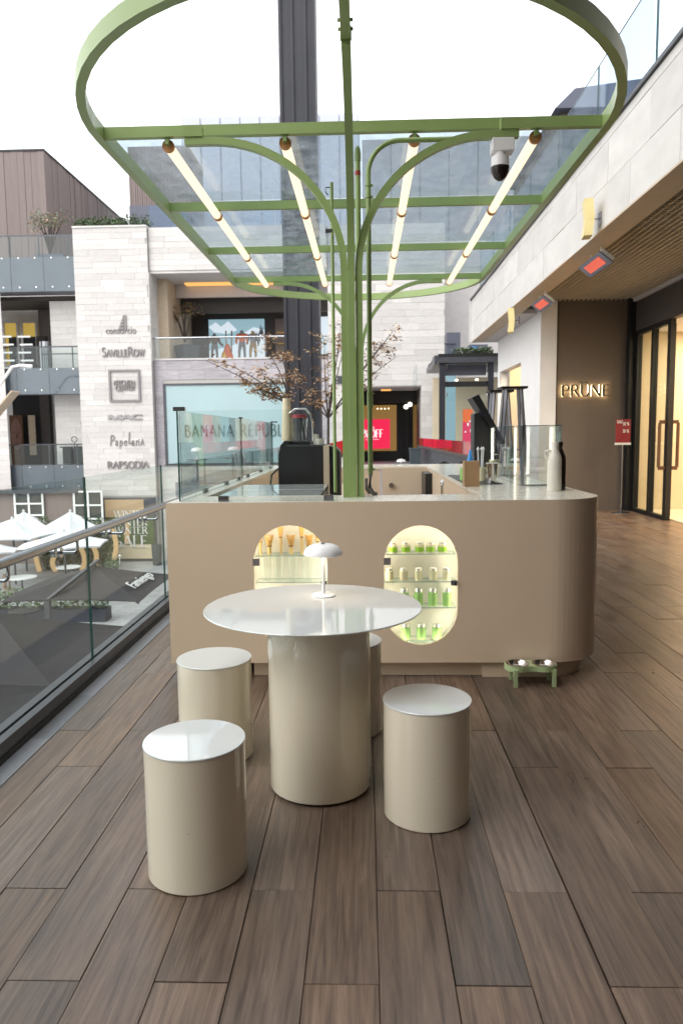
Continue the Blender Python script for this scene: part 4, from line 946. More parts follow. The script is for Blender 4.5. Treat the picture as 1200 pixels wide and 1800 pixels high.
# top: front strip, two arms, rear strip (butted)
k = MB(); z0 = 1.062
arc3 = arcpts((CXR, CYR, 0), CRR-.0025, -90, 0, 16, EX, EY)
k.prism([(-1.1975, 4.4025), (CXR, 4.4025)] + [(p.x, p.y) for p in arc3] + [(1.4635, 4.86), (-1.1975, 4.86)], EX, EY, (0, 0, z0), (0, 0, CT-z0))
k.box(.76, 1.4635, 4.8605, 9.12, z0, CT); k.box(-1.1975, -1.05, 4.8605, 9.12, z0, CT); k.box(-1.1975, 1.4635, 9.1205, 9.7, z0, CT)
k.build('counter_top', 'counter_top', ko, 30)
k = MB(); k.box(.77, .79, 4.87, 9.1, .1, 1.06); k.box(-1.07, -1.055, 4.87, 9.1, .1, 1.06); k.box(-1.05, .77, 4.84, 4.858, .1, 1.06); k.build('inner_panel', 'cream', ko)
BX('rear_panel', 'cream', ko, -1.05, .19, 9.13, 9.15, .1, 1.06); BX('rear_panel', 'cream', ko, .82, 1.46, 9.13, 9.15, .1, 1.06)
gd = BX('rear_door', 'cream', ko, .21, .79, 9.10, 9.128, .15, 1.075)
k = MB(); k.sweep([(.32, 9.06, .86), (.32, 9.099, .86)], [(.03*cos(2*pi*v/16), .03*sin(2*pi*v/16)) for v in range(16)]); k.build('lock', 'steel', gd)
BX('hinge', 'darksteel', gd, .77, .81, 9.08, 9.099, .83, .92)
BX('kiosk_floor', 'granite', ko, -1.05, .77, 4.87, 9.1, .01, .02)
BX('shelf_case', 'black', ko, .69, .768, 8.5, 9.05, .1, 1.03)
# pill cabinets
def cabinet(N, la):
    P = pill(N); P2 = pill(N, .004); m_ = len(P)
    k = MB(); inn = pill(N, -.022)
    for i in range(m_):
        a, b = inn[i], inn[(i+1) % m_]; k.quad((a[0], 4.421, a[1]), (b[0], 4.421, b[1]), (b[0], 4.56, b[1]), (a[0], 4.56, a[1]))
        c_, d_ = P[i], P[(i+1) % m_]; k.quad((a[0], 4.421, a[1]), (b[0], 4.421, b[1]), (d_[0], 4.421, d_[1]), (c_[0], 4.421, c_[1]))
    k.face([k.b.verts.new((a, 4.56, b)) for a, b in inn]); c = k.build('niche', 'niche', ko, 40)
    k = MB(); I = pill(N, -.020)
    for i in range(m_):
        a, b = I[i], I[(i+1) % m_]; k.quad((a[0], 4.428, a[1]), (b[0], 4.428, b[1]), (b[0], 4.445, b[1]), (a[0], 4.445, a[1]))
    k.build('light_strip', 'led', c)
    k = MB(); D = pill(N, .003); k.prism(D, EX, EZ, (0, 4.410, 0), (0, .005, 0)); k.build('glass_door', 'g_clear', c)
    hx = N[0]-N[2]; k = MB(); k.box(hx-.002, hx+.04, 4.385, 4.399, N[1]+.13, N[1]+.172); k.box(hx+.0, hx+.012, 4.383, 4.385, N[1]+.132, N[1]+.17); k.build('hinge', 'bronze', c)
    k = MB(); k.box(N[0]+N[2]-.04, N[0]+N[2]-.004, 4.395, 4.409, N[1]-.0, N[1]+.03); k.cyl((N[0]+N[2]-.02, 4.388, N[1]+.015), .012, -.01, .01, 12); k.build('latch', 'darksteel', c)
    return c
for q_, a_ in (('gloss', (48, .745, .6)), ('cream', (30, .745, .72)), ('plank', (26, .72, .45))): scuff(M[q_], *a_)
M['niche'] = mat('warm white niche', (.84, .8, .73), .6, 0, 2, .02)
c1 = cabinet(N1, ''); c2 = cabinet(N2, '')
for c, N, zs in ((c1, N1, (.766, .596, .435, .226)), (c2, N2, (.761, .597))):
    for z in zs:
        d = N[3]-N[2]; dz = max(0, abs(z-N[1])-d); hw = sqrt(max(0, N[2]**2-dz**2))-.006
        pane('shelf', c, N[0]-hw, N[0]+hw, 4.434, 4.555, z-.006, z, thick='z', edge='g_edgel')
def jar(x, z, h, r, lidm, labm, label, group, full=False):
    t_ = thing('tea_jar', label, 'jar', (x, 4.485, z+.001), group); c = (x, 4.485, z+.001)
    k = MB(); k.lathe(c, [(0, 0), (r*.95, 0), (r, .004), (r, h*.74), (r*.8, h*.78), (0, h*.78)], 16); k.build('body', 'creamlab' if labm != 'matcha2' else 'matcha2', t_, 40)
    k = MB(); k.lathe(c, [(r*1.02, h*.1), (r*1.03, h*.1), (r*1.03, h*(.7 if full else .55)), (r*1.02, h*(.7 if full else .55))], 16); k.build('label_band', labm, t_, 60)
    k = MB(); k.lathe(c, [(0, h*.781), (r*.86, h*.781), (r*.88, h*.98), (r*.82, h), (0, h)], 16); k.build('lid', lidm, t_, 40)
ORD = ('leftmost', 'second from the left', 'third from the left', 'fourth from the left', 'rightmost')
def rowx(px, y): return at(px, y, Y=4.485).x
for (z, h, r, pxs, lm, what, grp, yy) in (
    (.766, .064, .027, (690, 713, 737, 756, 777), 'matcha', 'squat bright green jar, top shelf of right cabinet', 'jars on the top shelf', 966),
    (.596, .075, .025, (684, 709, 735, 761, 784), 'creamlab', 'cream jar, second shelf of right cabinet', 'jars on the second shelf', 1012),
    (.435, .108, .027, (710, 735, 760, 785), 'matcha2', 'tall pale green jar, third shelf of right cabinet', 'jars on the third shelf', 1050),
    (.226, .095, .027, (713, 740, 767), 'matcha2', 'pale green jar, bottom shelf of right cabinet', 'jars on the bottom shelf', 1118)):
    n_ = len(pxs)
    for j, px in enumerate(pxs):
        od_ = ORD[4] if j == n_-1 else ORD[j]
        jar(rowx(px, yy), z, h, r, 'tin', lm, what+', '+od_, grp, lm == 'matcha2')
def whisk(px, h, tall, label):
    x = rowx(px, 960); z = .762; t_ = thing('bamboo_whisk', label, 'whisk', (x, 4.5, z), 'bamboo whisks on the top shelf'); hh = h*(.62 if tall else .42)
    k = MB(); k.cyl((x, 4.5, z), .008 if tall else .013, 0, hh, 10); k.build('handle', 'bamboo', t_, 40)
    k = MB()
    for q in range(22):
        a = 2*pi*q/22; r0, r1 = (.008, .017) if tall else (.012, .026)
        k.bar((x+r0*cos(a), 4.5+r0*sin(a), z+hh), (x+r1*cos(a), 4.5+r1*sin(a), z+h), .0028, .0028)
    k.lathe((x, 4.5, z), [(.0, hh), (.008, hh), (.013 if tall else .018, z*0+hh+(h-hh)*.6), (.0, hh+(h-hh)*.55)], 12)
    k.build('tines', 'bamboo2', t_)
    k = MB(); k.cyl((x, 4.5, z), .011 if tall else .016, hh-.003, hh+.003, 12); k.build('binding_thread', 'browncloth', t_)
for j, (px, h, tl) in enumerate(((457, .12, True), (473, .115, False), (493, .165, True), (511, .115, False), (530, .165, True), (543, .115, False), (558, .12, True))):
    whisk(px, h, tl, ('tall slim' if tl else 'short wide')+' bamboo whisk in the left cabinet, '+('leftmost', 'second from the left', 'third from the left', 'in the middle of seven', 'third from the right', 'second from the right', 'rightmost')[j])
for j, px in enumerate((467, 490, 515, 540)):
    x = rowx(px, 1010); k = MB(); k.lathe((x, 4.5, .598), [(0, .003), (.026, .003), (.036, .145), (.038, .145), (.028, 0), (0, 0)], 20)
    solo(k.build('glass_tumbler', 'g_tumbler', None, 50), 'tapered glass tumbler on the lower shelf of the left cabinet, '+('leftmost', 'second from the left', 'third from the left', 'rightmost')[j], 'tumbler', 'tumblers in the left cabinet')
# counter glass screens
gs = thing('counter_screen', 'clear glass screen round the left front corner of the kiosk counter', 'screen', (-1.13, 4.5, CT))
pane('front_pane', gs, -1.115, -.17, 4.465, 4.475, CT+.004, 1.64, thick='y')
pane('side_pane', gs, -1.132, -1.122, 4.46, 6.75, CT+.004, 1.64, thick='x'); pane('side_pane', gs, -1.132, -1.122, 6.77, 9.05, CT+.004, 1.64, thick='x')
for x in (-.86, -.22): BX('clip', 'steel', gs, x-.03, x+.03, 4.45, 4.49, CT+.001, CT+.035)
for y in (5.2, 6.0, 6.6, 7.1, 8.0, 8.8): BX('clip', 'steel', gs, -1.145, -1.11, y-.02, y+.02, CT+.001, CT+.03)
BX('corner_clip', 'steel', gs, -1.15, -1.08, 4.455, 4.485, 1.641, 1.665); BX('corner_clip', 'steel', gs, -1.14, -1.11, 6.73, 6.79, 1.641, 1.655); BX('corner_clip', 'steel', gs, -1.14, -1.06, 9.03, 9.06, 1.641, 1.655)
# ------------------------------------------------------------------ things on the counter
def PX(x, y, Y): return at(x, y, Y=Y)
fz = thing('lidded_cooler', 'low steel cooler with two white glossy lids inside the kiosk', 'cooler', (-.6, 5.5, .9))
BX('body', 'steel', fz, -.99, -.30, 4.95, 6.05, .5, 1.06)
BX('lid', 'tabletop', fz, -.99, -.30, 4.95, 5.48, 1.061, 1.085); BX('lid', 'tabletop', fz, -.99, -.30, 5.5, 6.05, 1.061, 1.085)
ym = 6.35
em = thing('coffee_machine', 'black boxy coffee machine with a pale metal side strip', 'machine', (-.5, ym, .9))
a, b = PX(504, 785, ym), PX(568, 785, ym); zt = a.z
BX('body', 'black', em, a.x, b.x, ym, ym+.5, .9, zt)
BX('top_plate', 'darksteel', em, a.x-.005, b.x+.005, ym-.005, ym+.5, zt+.001, zt+.012)
BX('side_strip', 'beige', em, b.x+.001, b.x+.05, ym-.02, ym+.5, .9, zt+.005)
k = MB(); k.prism([(0, .9), (.09, .9), (.09, zt-.05), (.05, zt-.01), (0, zt)], EX, EZ, (b.x+.051, ym+.02, 0), (0, .45, 0)); k.build('front_panel', 'black', em)
stand = BX('counter_base', 'cream', ko, -1.04, -.2, 6.1, 9.0, .12, .895)
gm = thing('coffee_grinder', 'black curved grinder body left of the coffee machine', 'grinder', (-.7, ym, .9)); a = PX(487, 772, ym)
k = MB(); k.prism([(0, .9), (.13, .9), (.13, 1.43), (.06, 1.44), (.02, 1.40), (0, 1.3)], EX, EZ, (a.x, ym+.05, 0), (0, .25, 0)); k.build('body', 'black', gm)
k = MB(); k.lathe((a.x-.02, ym-.1, .9), [(0, 0), (.09, 0), (.09, .08), (.07, .1), (0, .1)], 16); k.build('foot', 'black', gm, 50)
k = MB(); k.tube([(a.x, ym+.02, 1.2), (a.x-.05, ym-.02, 1.15), (a.x-.06, ym-.05, 1.05), (a.x-.02, ym-.1, 1.0)], .008, 6); k.build('cable', 'blackm', gm)
bl = thing('blender', 'blender with clear jug under an arched clear sound cover', 'blender', (-.5, ym+.1, zt)); a, b = PX(510, 780, ym+.1), PX(553, 722, ym+.1)
xc = (a.x+b.x)/2-.02; zb = zt+.013
k = MB(); k.box(xc-.09, xc+.09, ym+.05, ym+.25, zb, zb+.03); k.build('base', 'black', bl)
k = MB(); k.lathe((xc-.01, ym+.15, zb+.031), [(0, 0), (.055, 0), (.075, .2), (.072, .2), (.052, .004), (0, .004)], 20); k.build('jug', 'g_clear', bl, 50)
k = MB(); k.lathe((xc-.01, ym+.15, zb+.232), [(0, 0), (.07, 0), (.06, .03), (0, .035)], 20); k.build('jug_lid', 'red', bl, 50)
ap = [(-.09, 0), (-.085, .24), (-.04, .275), (.05, .275), (.1, .22), (.115, .12), (.115, 0)]
k = MB(); A_ = [Vector((xc+p, ym+.06, zb+.032+q)) for p, q in ap]
for p, q in zip(A_, A_[1:]): k.quad(p, q, q+Vector((0, .19, 0)), p+Vector((0, .19, 0)))
k.build('sound_cover', 'g_clear', bl, 60)
k = MB(); k.tube(A_[1:], .009, 8); k.build('cover_rim', 'chrome', bl, 60)
k = MB(); k.tube([(xc, ym+.1, zb+.25), (xc+.02, ym+.1, zb+.15), (xc+.045, ym+.1, zb+.04)], .009, 6); k.build('cable', 'blackm', bl, 60)
k = MB(); k.cyl((xc+.17, ym+.15, zb), .035, 0, .05, 14); k.cyl((xc+.13, ym+.18, zb), .025, .0, .09, 14); solo(k.build('lid_stack', 'bottlew', None, 50), 'small stack of cream lids beside the blender', 'lids')
cs = thing('cup_stack', 'tall stack of nested cream paper cups beside the blender', 'cups', (-.68, ym+.02, zt)); a, b = PX(494, 774, ym+.02), PX(500, 695, ym+.02); xx = PX(500, 700, ym+.02).x
n_ = 22
for q in range(n_):
    z = 1.435+(b.z-1.435-.02)*q/n_; k = MB(); r = .050-.0007*q; k.lathe((xx, ym+.18, z), [(r*.92, 0), (r, .017), (r*1.05, .0175), (r*1.05, .0195), (r*.9, .0195)], 14); k.build('cup', 'cup', cs, 40)
k = MB(); k.cyl((xx, ym+.18, 0), .04, 1.444, 1.45, 14); k.build('base', 'cup', cs)
for j, (px, la) in enumerate(((446, 'left'), (466, 'right'))):
    v = PX(px, 812, 8.2); t_ = thing('glass_carafe', la+' of two clear glass carafes behind the counter screen', 'carafe', (v.x, 8.2, CT-.2), 'glass carafes')
    k = MB(); k.lathe((v.x, 8.2, .896), [(0, 0), (.075, 0), (.08, .15), (.045, .23), (.045, .28), (.055, .3), (.052, .3), (.042, .28), (.042, .232), (.076, .15), (.07, .005), (0, .005)], 20); k.build('vessel', 'g_clear', t_, 50)
    k = MB(); k.lathe((v.x, 8.2, .896), [(0, .007), (.068, .007), (.073, .12), (0, .12)], 20); k.build('contents', 'cup', t_, 50)
v = PX(632+73, 818, 9.3)
tl = thing('table_lamp', 'small white dome lamp standing on the rear counter', 'lamp', (v.x, 9.35, CT))
k = MB(); k.lathe((v.x, 9.35, CT), [(0, 0), (.045, 0), (.045, .006), (.008, .01), (.008, .05), (0, .05)], 18); k.build('stem', 'lampwhite', tl, 40)
k = MB(); k.lathe((v.x, 9.35, CT), [(.058, .045), (.06, .05), (.045, .075), (0, .085)], 20); k.build('shade', 'lampwhite', tl, 50)
sk2 = thing('tap', 'small steel tap with white ball top inside the kiosk', 'tap', (.68, 5.6, .8)); v = PX(777, 860, 5.6)
BX('sink_panel', 'steel', sk2, v.x-.08, v.x+.09, 5.55, 5.9, .75, .9)
k = MB(); k.tube([(v.x, 5.6, .9), (v.x, 5.6, 1.1)]+arcpts((v.x, 5.63, 1.1), .03, 180, 0, 6, EY, EZ), .011, 8); k.build('spout', 'chrome', sk2, 60)
k = MB(); k.lathe((v.x, 5.6, 1.12), [(0, -.02), (.02, 0), (0, .025)], 10); k.build('ball', 'white', sk2, 60)
# POS screen
pos = thing('till_screen', 'black till screen tilted back on a black stand, seen from behind', 'screen', (1.2, 7.3, CT)); Yp = 7.2
pl = [(829, 699), (841, 693), (888, 779), (881, 781)]
k = MB(); k.prism([(PX(x, y, Yp).x, PX(x, y, Yp).z) for x, y in pl], EX, EZ, (0, Yp, 0), (0, .36, 0)); k.build('screen_slab', 'black', pos)
k = MB(); k.prism([(PX(x, y, Yp+.05).x, PX(x, y, Yp+.05).z) for x, y in ((833, 727), (841, 726), (870, 770), (876, 800), (876, 822), (833, 822))], EX, EZ, (0, Yp+.05, 0), (0, .24, 0)); k.build('stand', 'black', pos)
BX('foot', 'black', pos, PX(833, 780, Yp).x, PX(878, 780, Yp).x, Yp+.02, Yp+.34, CT+.001, CT+.02)
mt = thing('bar_mat', 'black rubber bar mat on the right counter arm', 'mat', (.95, 6, CT)); v0, v1 = at(800, 838, Z=CT), at(890, 853, Z=CT)
BX('mat', 'black', mt, .78, 1.06, 5.75, 7.0, CT+.001, CT+.007)
def cup(name, label, px, py, Y, r, h, m, taper=1.15, handle=False, cat='cup', grp=None):
    v = at(px, py, Y=Y); t_ = thing(name, label, cat, (v.x, Y, CT+.008), grp)
    k = MB(); k.lathe((v.x, Y, CT+.008), [(0, 0), (r, 0), (r*taper, h), (r*taper-.003, h), (r-.003, .004), (0, .004)], 24); k.build('vessel', m, t_, 50)
    return t_, v
bx_ = BX('kraft_box', 'kraft', None, at(816, 856, Z=CT).x, at(843, 856, Z=CT).x, 5.52, 5.62, CT+.001, CT+.19); solo(bx_, 'upright brown kraft box at the front of the bar mat', 'box')
t_, v = cup('metal_shaker', 'shiny conical steel cup in front of the steel jugs', 864, 850, 5.86, .034, .15, 'chrome', 1.3)
k = MB(); k.lathe((v.x, 5.86, CT+.158), [(.046, 0), (.05, .002), (.046, .006)], 24); k.build('rim', 'bottlew', t_, 50)
cup('steel_jug', 'left of two small steel jugs behind the shaker', 882, 842, 6.6, .03, .09, 'chrome', 1.05, cat='jug', grp='steel jugs'); cup('steel_jug', 'right of two small steel jugs behind the shaker', 895, 842, 6.5, .032, .1, 'chrome', 1.05, cat='jug', grp='steel jugs')
cup('tea_tin', 'pale green tin half hidden behind the kraft box', 815, 840, 6.2, .035, .1, 'matcha2', 1.0, cat='tin')
cup('tea_tin', 'pale cream tin between kraft box and steel shaker', 846, 840, 6.1, .035, .11, 'creamlab', 1.0, cat='tin')
cup('utensil_pot', 'pale pot of straws behind the steel shaker', 868, 825, 6.9, .045, .14, 'creamlab', 1.05, cat='pot')
so_ = thing('cup_tower', 'stack of clear plastic cups beside the steel jugs', 'cups', (1.28, 6.9, CT)); v = at(896, 840, Y=6.95)
for q in range(8): k = MB(); k.lathe((v.x, 6.95, CT+.002+.024*q), [(.045, 0), (.038, .11), (.036, .11), (.043, 0)], 16); k.build('cup', 'g_cup', so_, 50) if False else k.build('cup', 'g_clear', so_, 50)
bt = thing('squeeze_bottle', 'bright blue squeeze bottle standing behind the kraft box', 'bottle', (.9, 6.5, CT)); v = PX(826, 800, 6.6)
k = MB(); k.lathe((v.x, 6.6, CT+.008), [(0, 0), (.034, 0), (.034, .12), (.03, .15), (.008, .24), (0, .245)], 16); k.build('body', 'blue', bt, 50)
sh_ = thing('utensil_jar', 'jar of white spoons behind the kraft box', 'jar', (1.0, 6.7, CT)); v = PX(843, 800, 6.8)
k = MB(); k.lathe((v.x, 6.8, CT+.008), [(0, 0), (.045, 0), (.045, .12), (.042, .12), (.042, .004), (0, .004)], 16); k.build('vessel', 'g_clear', sh_, 50)
for q in (-.012, .01, .02): k = MB(); k.tube([(v.x+q, 6.8, CT+.02), (v.x+q*1.5, 6.8, CT+.24)], .006, 6); k.lathe((v.x+q*1.5, 6.8, CT+.25), [(0, -.025), (.014, 0), (0, .025)], 8); k.build('spoon', 'white', sh_, 60)
# vitrine
vt = thing('glass_vitrine', 'small clear glass display case with two vertical light strips', 'display case', (1.3, 6, CT))
vx0, vx1, vy0, vy1, vz = 1.165, 1.455, 5.55, 6.95, 1.54
pane('front_pane', vt, vx0+.02, vx1-.002, vy0, vy0+.006, CT+.012, vz-.006, thick='y', edge='g_edgel'); pane('side_pane', vt, vx0, vx0+.006, vy0+.015, vy1, CT+.002, vz-.006, thick='x', edge='g_edge'); pane('side_pane', vt, vx1-.006, vx1, vy0+.01, vy1, CT+.002, vz-.006, thick='x', edge='g_edge'); pane('top_pane', vt, vx0, vx1, vy0, vy1, vz-.005, vz, thick='z', edge='g_edge')
BX('corner_strip', 'steel', vt, vx0-.002, vx0+.018, vy0-.002, vy0+.013, CT+.001, vz-.006)
BX('base_strip', 'steel', vt, vx0+.0185, vx1, vy0-.002, vy0+.008, CT+.001, CT+.011)
BX('light_strip', 'ledw', vt, vx0+.008, vx0+.026, vy1-.03, vy1-.01, CT+.01, vz-.01); BX('light_strip', 'ledw', vt, vx1-.07, vx1-.055, vy1-.03, vy1-.01, CT+.01, vz-.01)
BX('glass_shelf', 'g_clear', vt, vx0+.03, vx1-.01, vy0+.2, vy1-.05, 1.29, 1.296)
def bottle(name, label, px, Y, m, capm, h=.33, r=.047):
    v = at(px, 861, Y=Y); t_ = thing(name, label, 'bottle', (v.x, Y, CT)); c = (v.x, Y, CT+.001)
    k = MB(); k.lathe(c, [(0, 0), (r*.96, 0), (r, .006), (r, h*.64), (r*.93, h*.7), (r*.5, h*.84), (r*.42, h*.9), (0, h*.9)], 24); k.build('body', m, t_, 50)
    k = MB(); k.lathe(c, [(0, h*.901), (r*.5, h*.901), (r*.5, h*.985), (r*.46, h), (0, h)], 18); k.build('cap', capm, t_, 40); return t_, v
t_, v = bottle('white_bottle', 'white flagon bottle with small handle at the front right counter corner', 973, 5.08, 'bottlew', 'bottlew')
k = MB(); k.tube([(v.x-.03, 5.08, CT+.275), (v.x-.062, 5.08, CT+.265), (v.x-.066, 5.08, CT+.235), (v.x-.044, 5.08, CT+.22)], .011, 8); k.build('handle', 'bottlew', t_, 60)
bottle('dark_bottle', 'dark brown bottle right behind the white flagon', 981, 5.18, 'bottled', 'bottled')
# tall stools standing on the counter arm
for j, (px, py, Y, la) in enumerate(((878, 690, 8.3, 'left of two tall black topped stools stored on the counter arm'), (900, 684, 7.7, 'right of two tall black topped stools stored on the counter arm'))):
    v = at(px, py, Y=Y); t_ = thing('tall_stool', la, 'stool', (v.x, Y, CT), 'stools stored on the counter'); zt_ = v.z
    k = MB(); k.prism([(-.13, -.13), (.13, -.13), (.13, .13), (-.13, .13)], EX, EY, (v.x, Y, zt_), (0, 0, .022)); k.build('seat', 'blackm', t_)
    for i_, j_ in ((-1, -1), (1, -1), (1, 1), (-1, 1)):
        k = MB(); k.bar((v.x+.075*i_, Y+.075*j_, zt_-.001), (v.x+.13*i_, Y+.13*j_, CT+.002), .03, .022); k.build('leg', 'greyleg', t_)
    k = MB()
    for p, q in (((-1, -1), (1, -1)), ((1, -1), (1, 1)), ((1, 1), (-1, 1)), ((-1, 1), (-1, -1))): k.bar((v.x+.115*p[0], Y+.115*p[1], CT+.22), (v.x+.115*q[0], Y+.115*q[1], CT+.22), .012, .012)
    k.build('footrest', 'greyleg', t_)
# ================================================================== CANOPY
def zc(Y): return 3.41+(Y-4.89)*.0126
cn = thing('green_canopy', 'pale green steel canopy of one long oval ring on curved post arms', 'canopy', (-.07, 4.72, CT))
CX = -.074; HW = 1.59; YB = (4.89, 6.50, 8.10, 9.70)
ring = []
for q in range(25): a = pi*q/24; ring.append((CX+HW*cos(a), YB[3]+1.42*sin(a)))
for y in (8.1, 6.5): ring.append((CX-HW, y))
for q in range(33): a = pi+pi*q/32; ring.append((CX+HW*cos(a), YB[0]+1.72*sin(a)))
for y in (6.5, 8.1): ring.append((CX+HW, y))
k = MB(); k.sweep([(x, y, zc(y)) for x, y in ring], [(-.026, -.045), (.026, -.045), (.026, .045), (-.026, .045)], closed=True); k.build('oval_ring', 'green', cn, 35)
for y in YB:
    k = MB(); k.bar((CX-HW+.027, y, zc(y)), (CX+HW-.027, y, zc(y)), .045, .066); k.build('beam', 'green', cn)
k = MB(); k.bar((CX, 3.2, zc(3.2)-.002), (CX, 3.74, zc(3.7)-.004), .046, .055); k.build('spine', 'green', cn)
fl_ = BX('flange', 'green_d', cn, CX-.027, CX+.027, 3.742, 3.75, zc(3.7)-.036, zc(3.7)+.03)
for y in (3.62, 3.70):
    k = MB(); k.bar((CX-.036, y, zc(y)-.008), (CX+.036, y, zc(y)-.008), .011, .011); k.build('bolt', 'green_d', fl_)
sqp = [(-.0215, -.0225), (.0215, -.0225), (.0215, .0225), (-.0215, .0225)]
def cluster(Y, xs, zb, zj, reach, zt, front):
    for i, x in enumerate(xs):
        k = MB(); y = Y - (.014 if i == 1 else 0); k.box(x-.0215, x+.0215, y-.0225, y+.0225, zb, zj); k.build('post_tube', 'green', cn)
    for sgn, x, X1 in ((-1, xs[0], reach[0]), (1, xs[2], reach[1])):
        rx = abs(X1-x)-.16
        pts = [(x, Y, zj+.0005)]+[Vector((x+sgn*rx*(1-cos(R(90*q/18))), Y, zj+(zt-zj)*sin(R(90*q/18)))) for q in range(1, 19)]+[(X1, Y, zt)]
        k = MB(); k.sweep(pts, sqp, up=(0, 1, 0)); k.build('curved_arm', 'green', cn, 35)
        k = MB(); k.box(min(X1-sgn*.0, X1-sgn*.11), max(X1, X1-sgn*.11), Y-.03, Y+.03, zt+.0228, zc(Y)-.034); k.build('arm_plate', 'green', cn)
cluster(4.725, (-.118, -.0735, -.028), CT, 2.5, (-1.085, .945), 3.285, True)
cluster(9.62, (-.118, -.0735, -.028), CT, 2.5, (-1.14, .99), 3.40, False)
ctr = [(CX, 4.711, 2.5)] + [Vector((CX, 4.711-.96*(1-cos(R(90*q/18))), 2.5+.86*sin(R(90*q/18)))) for q in range(1, 19)]
k = MB(); k.sweep(ctr, sqp, up=(1, 0, 0)); k.build('curved_arm', 'green', cn, 35)
k = MB(); k.box(-.14, -.004, 4.69, 4.76, CT+.001, CT+.008); k.build('base_plate', 'green_d', cn)
for j in range(3):
    y0, y1 = YB[j]+.026, YB[j+1]-.026
    k = MB(); zz = [zc(y0)+.04, zc(y1)+.04]
    v = [k.b.verts.new((x, y, z+dz)) for x in (CX-HW+.03, CX+HW-.03) for y, z in ((y0, zz[0]), (y1, zz[1])) for dz in (0, .01)]
    for f in ((0, 1, 3, 2), (4, 6, 7, 5), (0, 4, 5, 1), (2, 3, 7, 6), (0, 2, 6, 4), (1, 5, 7, 3)): k.face([v[i] for i in f])
    k.build('roof_pane', 'g_canopy', cn)
lx = ((-1.24, 'far left'), (-.49, 'left of the post'), (.33, 'right of the post'), (1.09, 'far right'))
for j in range(3):
    for x, la in lx:
        y0, y1 = YB[j]+.05, YB[j+1]-.01
        t_ = thing('tube_light', 'glowing tube light under the canopy glass, %s line, %s of three' % (la, ('nearest', 'middle', 'farthest')[j]), 'tube light', (x, y0, zc(y0)-.07), 'canopy tube lights')
        z0_, z1_ = zc(y0)-.072, zc(y1)-.072
        k = MB(); k.tube([(x, y0, z0_), (x, y1, z1_)], .032, 16); k.build('tube', 'tube', t_, 50)
        for ya_, yb2 in ((y0-.024, y0-.0005), (y1+.0005, y1+.024)):
            za_ = z0_ if ya_ < y0 else z1_; k = MB(); k.tube([(x, ya_, za_), (x, yb2, za_)], .039, 16); k.build('end_cap', 'cap', t_, 50)
        k = MB(); k.box(x-.012, x+.012, y0-.06, y0-.025, z0_+.0, zc(y0)-.034); k.build('clip', 'green_d', t_)
# pipes on the posts
pp_ = thing('cable_pipe', 'green painted cable pipe beside the post bending over to the camera', 'pipe', (.035, 4.86, CT))
k = MB(); k.tube([(.036, 4.83, 1.23), (.036, 4.83, 3.11)]+arcpts((.231, 4.83, 3.11), .195, 180, 90, 10)+[(.79, 4.83, 3.305)], .0155, 12); k.build('pipe', 'green_d', pp_, 50)
for z in (1.26, 1.75, 3.04, 2.97): k = MB(); k.cyl((.036, 4.83, z), .02, -.006, .006, 12); k.bar((.03, 4.83, z), (.065, 4.83, z), .012, .012); k.build('clamp', 'green_d', pp_)
k = MB(); k.cyl((.036, 4.83, 0), .0195, 1.66, 1.74, 12); k.build('coupler', 'green_d', pp_, 50)
k = MB(); k.tube([(.036, 4.83, 1.23), (.03, 4.83, 1.14), (.05, 4.84, 1.105), (.075, 4.85, 1.095)], .014, 10); k.build('flexible_end', 'hose', pp_, 50)
k = MB(); k.tube([(.008, 4.86, 1.2), (.008, 4.87, 1.13), (.03, 4.9, 1.1)], .01, 8); k.build('flexible_end', 'hose', pp_, 50)
dp = thing('capped_pipe', 'pale green upright pipe with round cap and red tape band behind the post', 'pipe', (-.03, 4.98, CT))
k = MB(); k.cyl((-.03, 4.98, 0), .0175, CT+.001, 3.24, 14); k.build('pipe', 'green', dp, 50)
k = MB(); k.lathe((-.03, 4.98, 3.241), [(0, 0), (.021, 0), (.021, .05), (.016, .08), (.006, .092), (0, .094)], 14); k.build('cap', 'green_d', dp, 50)
k = MB(); k.cyl((-.03, 4.98, 0), .0185, 3.15, 3.178, 14); k.build('tape_band', 'redband', dp, 50)
sp_ = thing('slim_pipe', 'slim pale pipe with wire bracket behind the left post', 'pipe', (-.2, 5.1, CT))
k = MB(); k.cyl((-.205, 5.1, 0), .0115, CT+.001, 3.15, 10); k.build('pipe', 'green', sp_, 50)
k = MB(); k.tube([(-.205, 5.1, 3.12), (-.245, 5.1, 3.12), (-.245, 5.1, 3.09), (-.23, 5.1, 3.07)], .004, 6); k.bar((-.205, 5.1, 2.84), (-.25, 5.1, 2.84), .022, .022); k.build('bracket', 'darksteel', sp_)
cc = thing('security_camera', 'white dome security camera with black lens dome under the right canopy arm', 'camera', (.885, 4.74, 3.3))
k = MB(); k.box(.785, .918, 4.70, 4.80, 3.185, 3.262); bmesh.ops.bevel(k.b, geom=k.b.edges[:], offset=.004, segments=1, affect='EDGES'); k.build('mount_box', 'lampwhite', cc)
k = MB(); k.lathe((.838, 4.735, 3.184), [(0, 0), (.03, -.001), (.03, -.02), (.052, -.025), (.056, -.085), (0, -.085)], 24); k.build('housing', 'lampwhite', cc, 40)
k = MB(); k.lathe((.838, 4.735, 3.098), [(.0565, 0), (.055, -.012), (.05, -.035), (.035, -.062), (.015, -.078), (0, -.081)], 24); k.build('lens_dome', 'bottled', cc, 60)
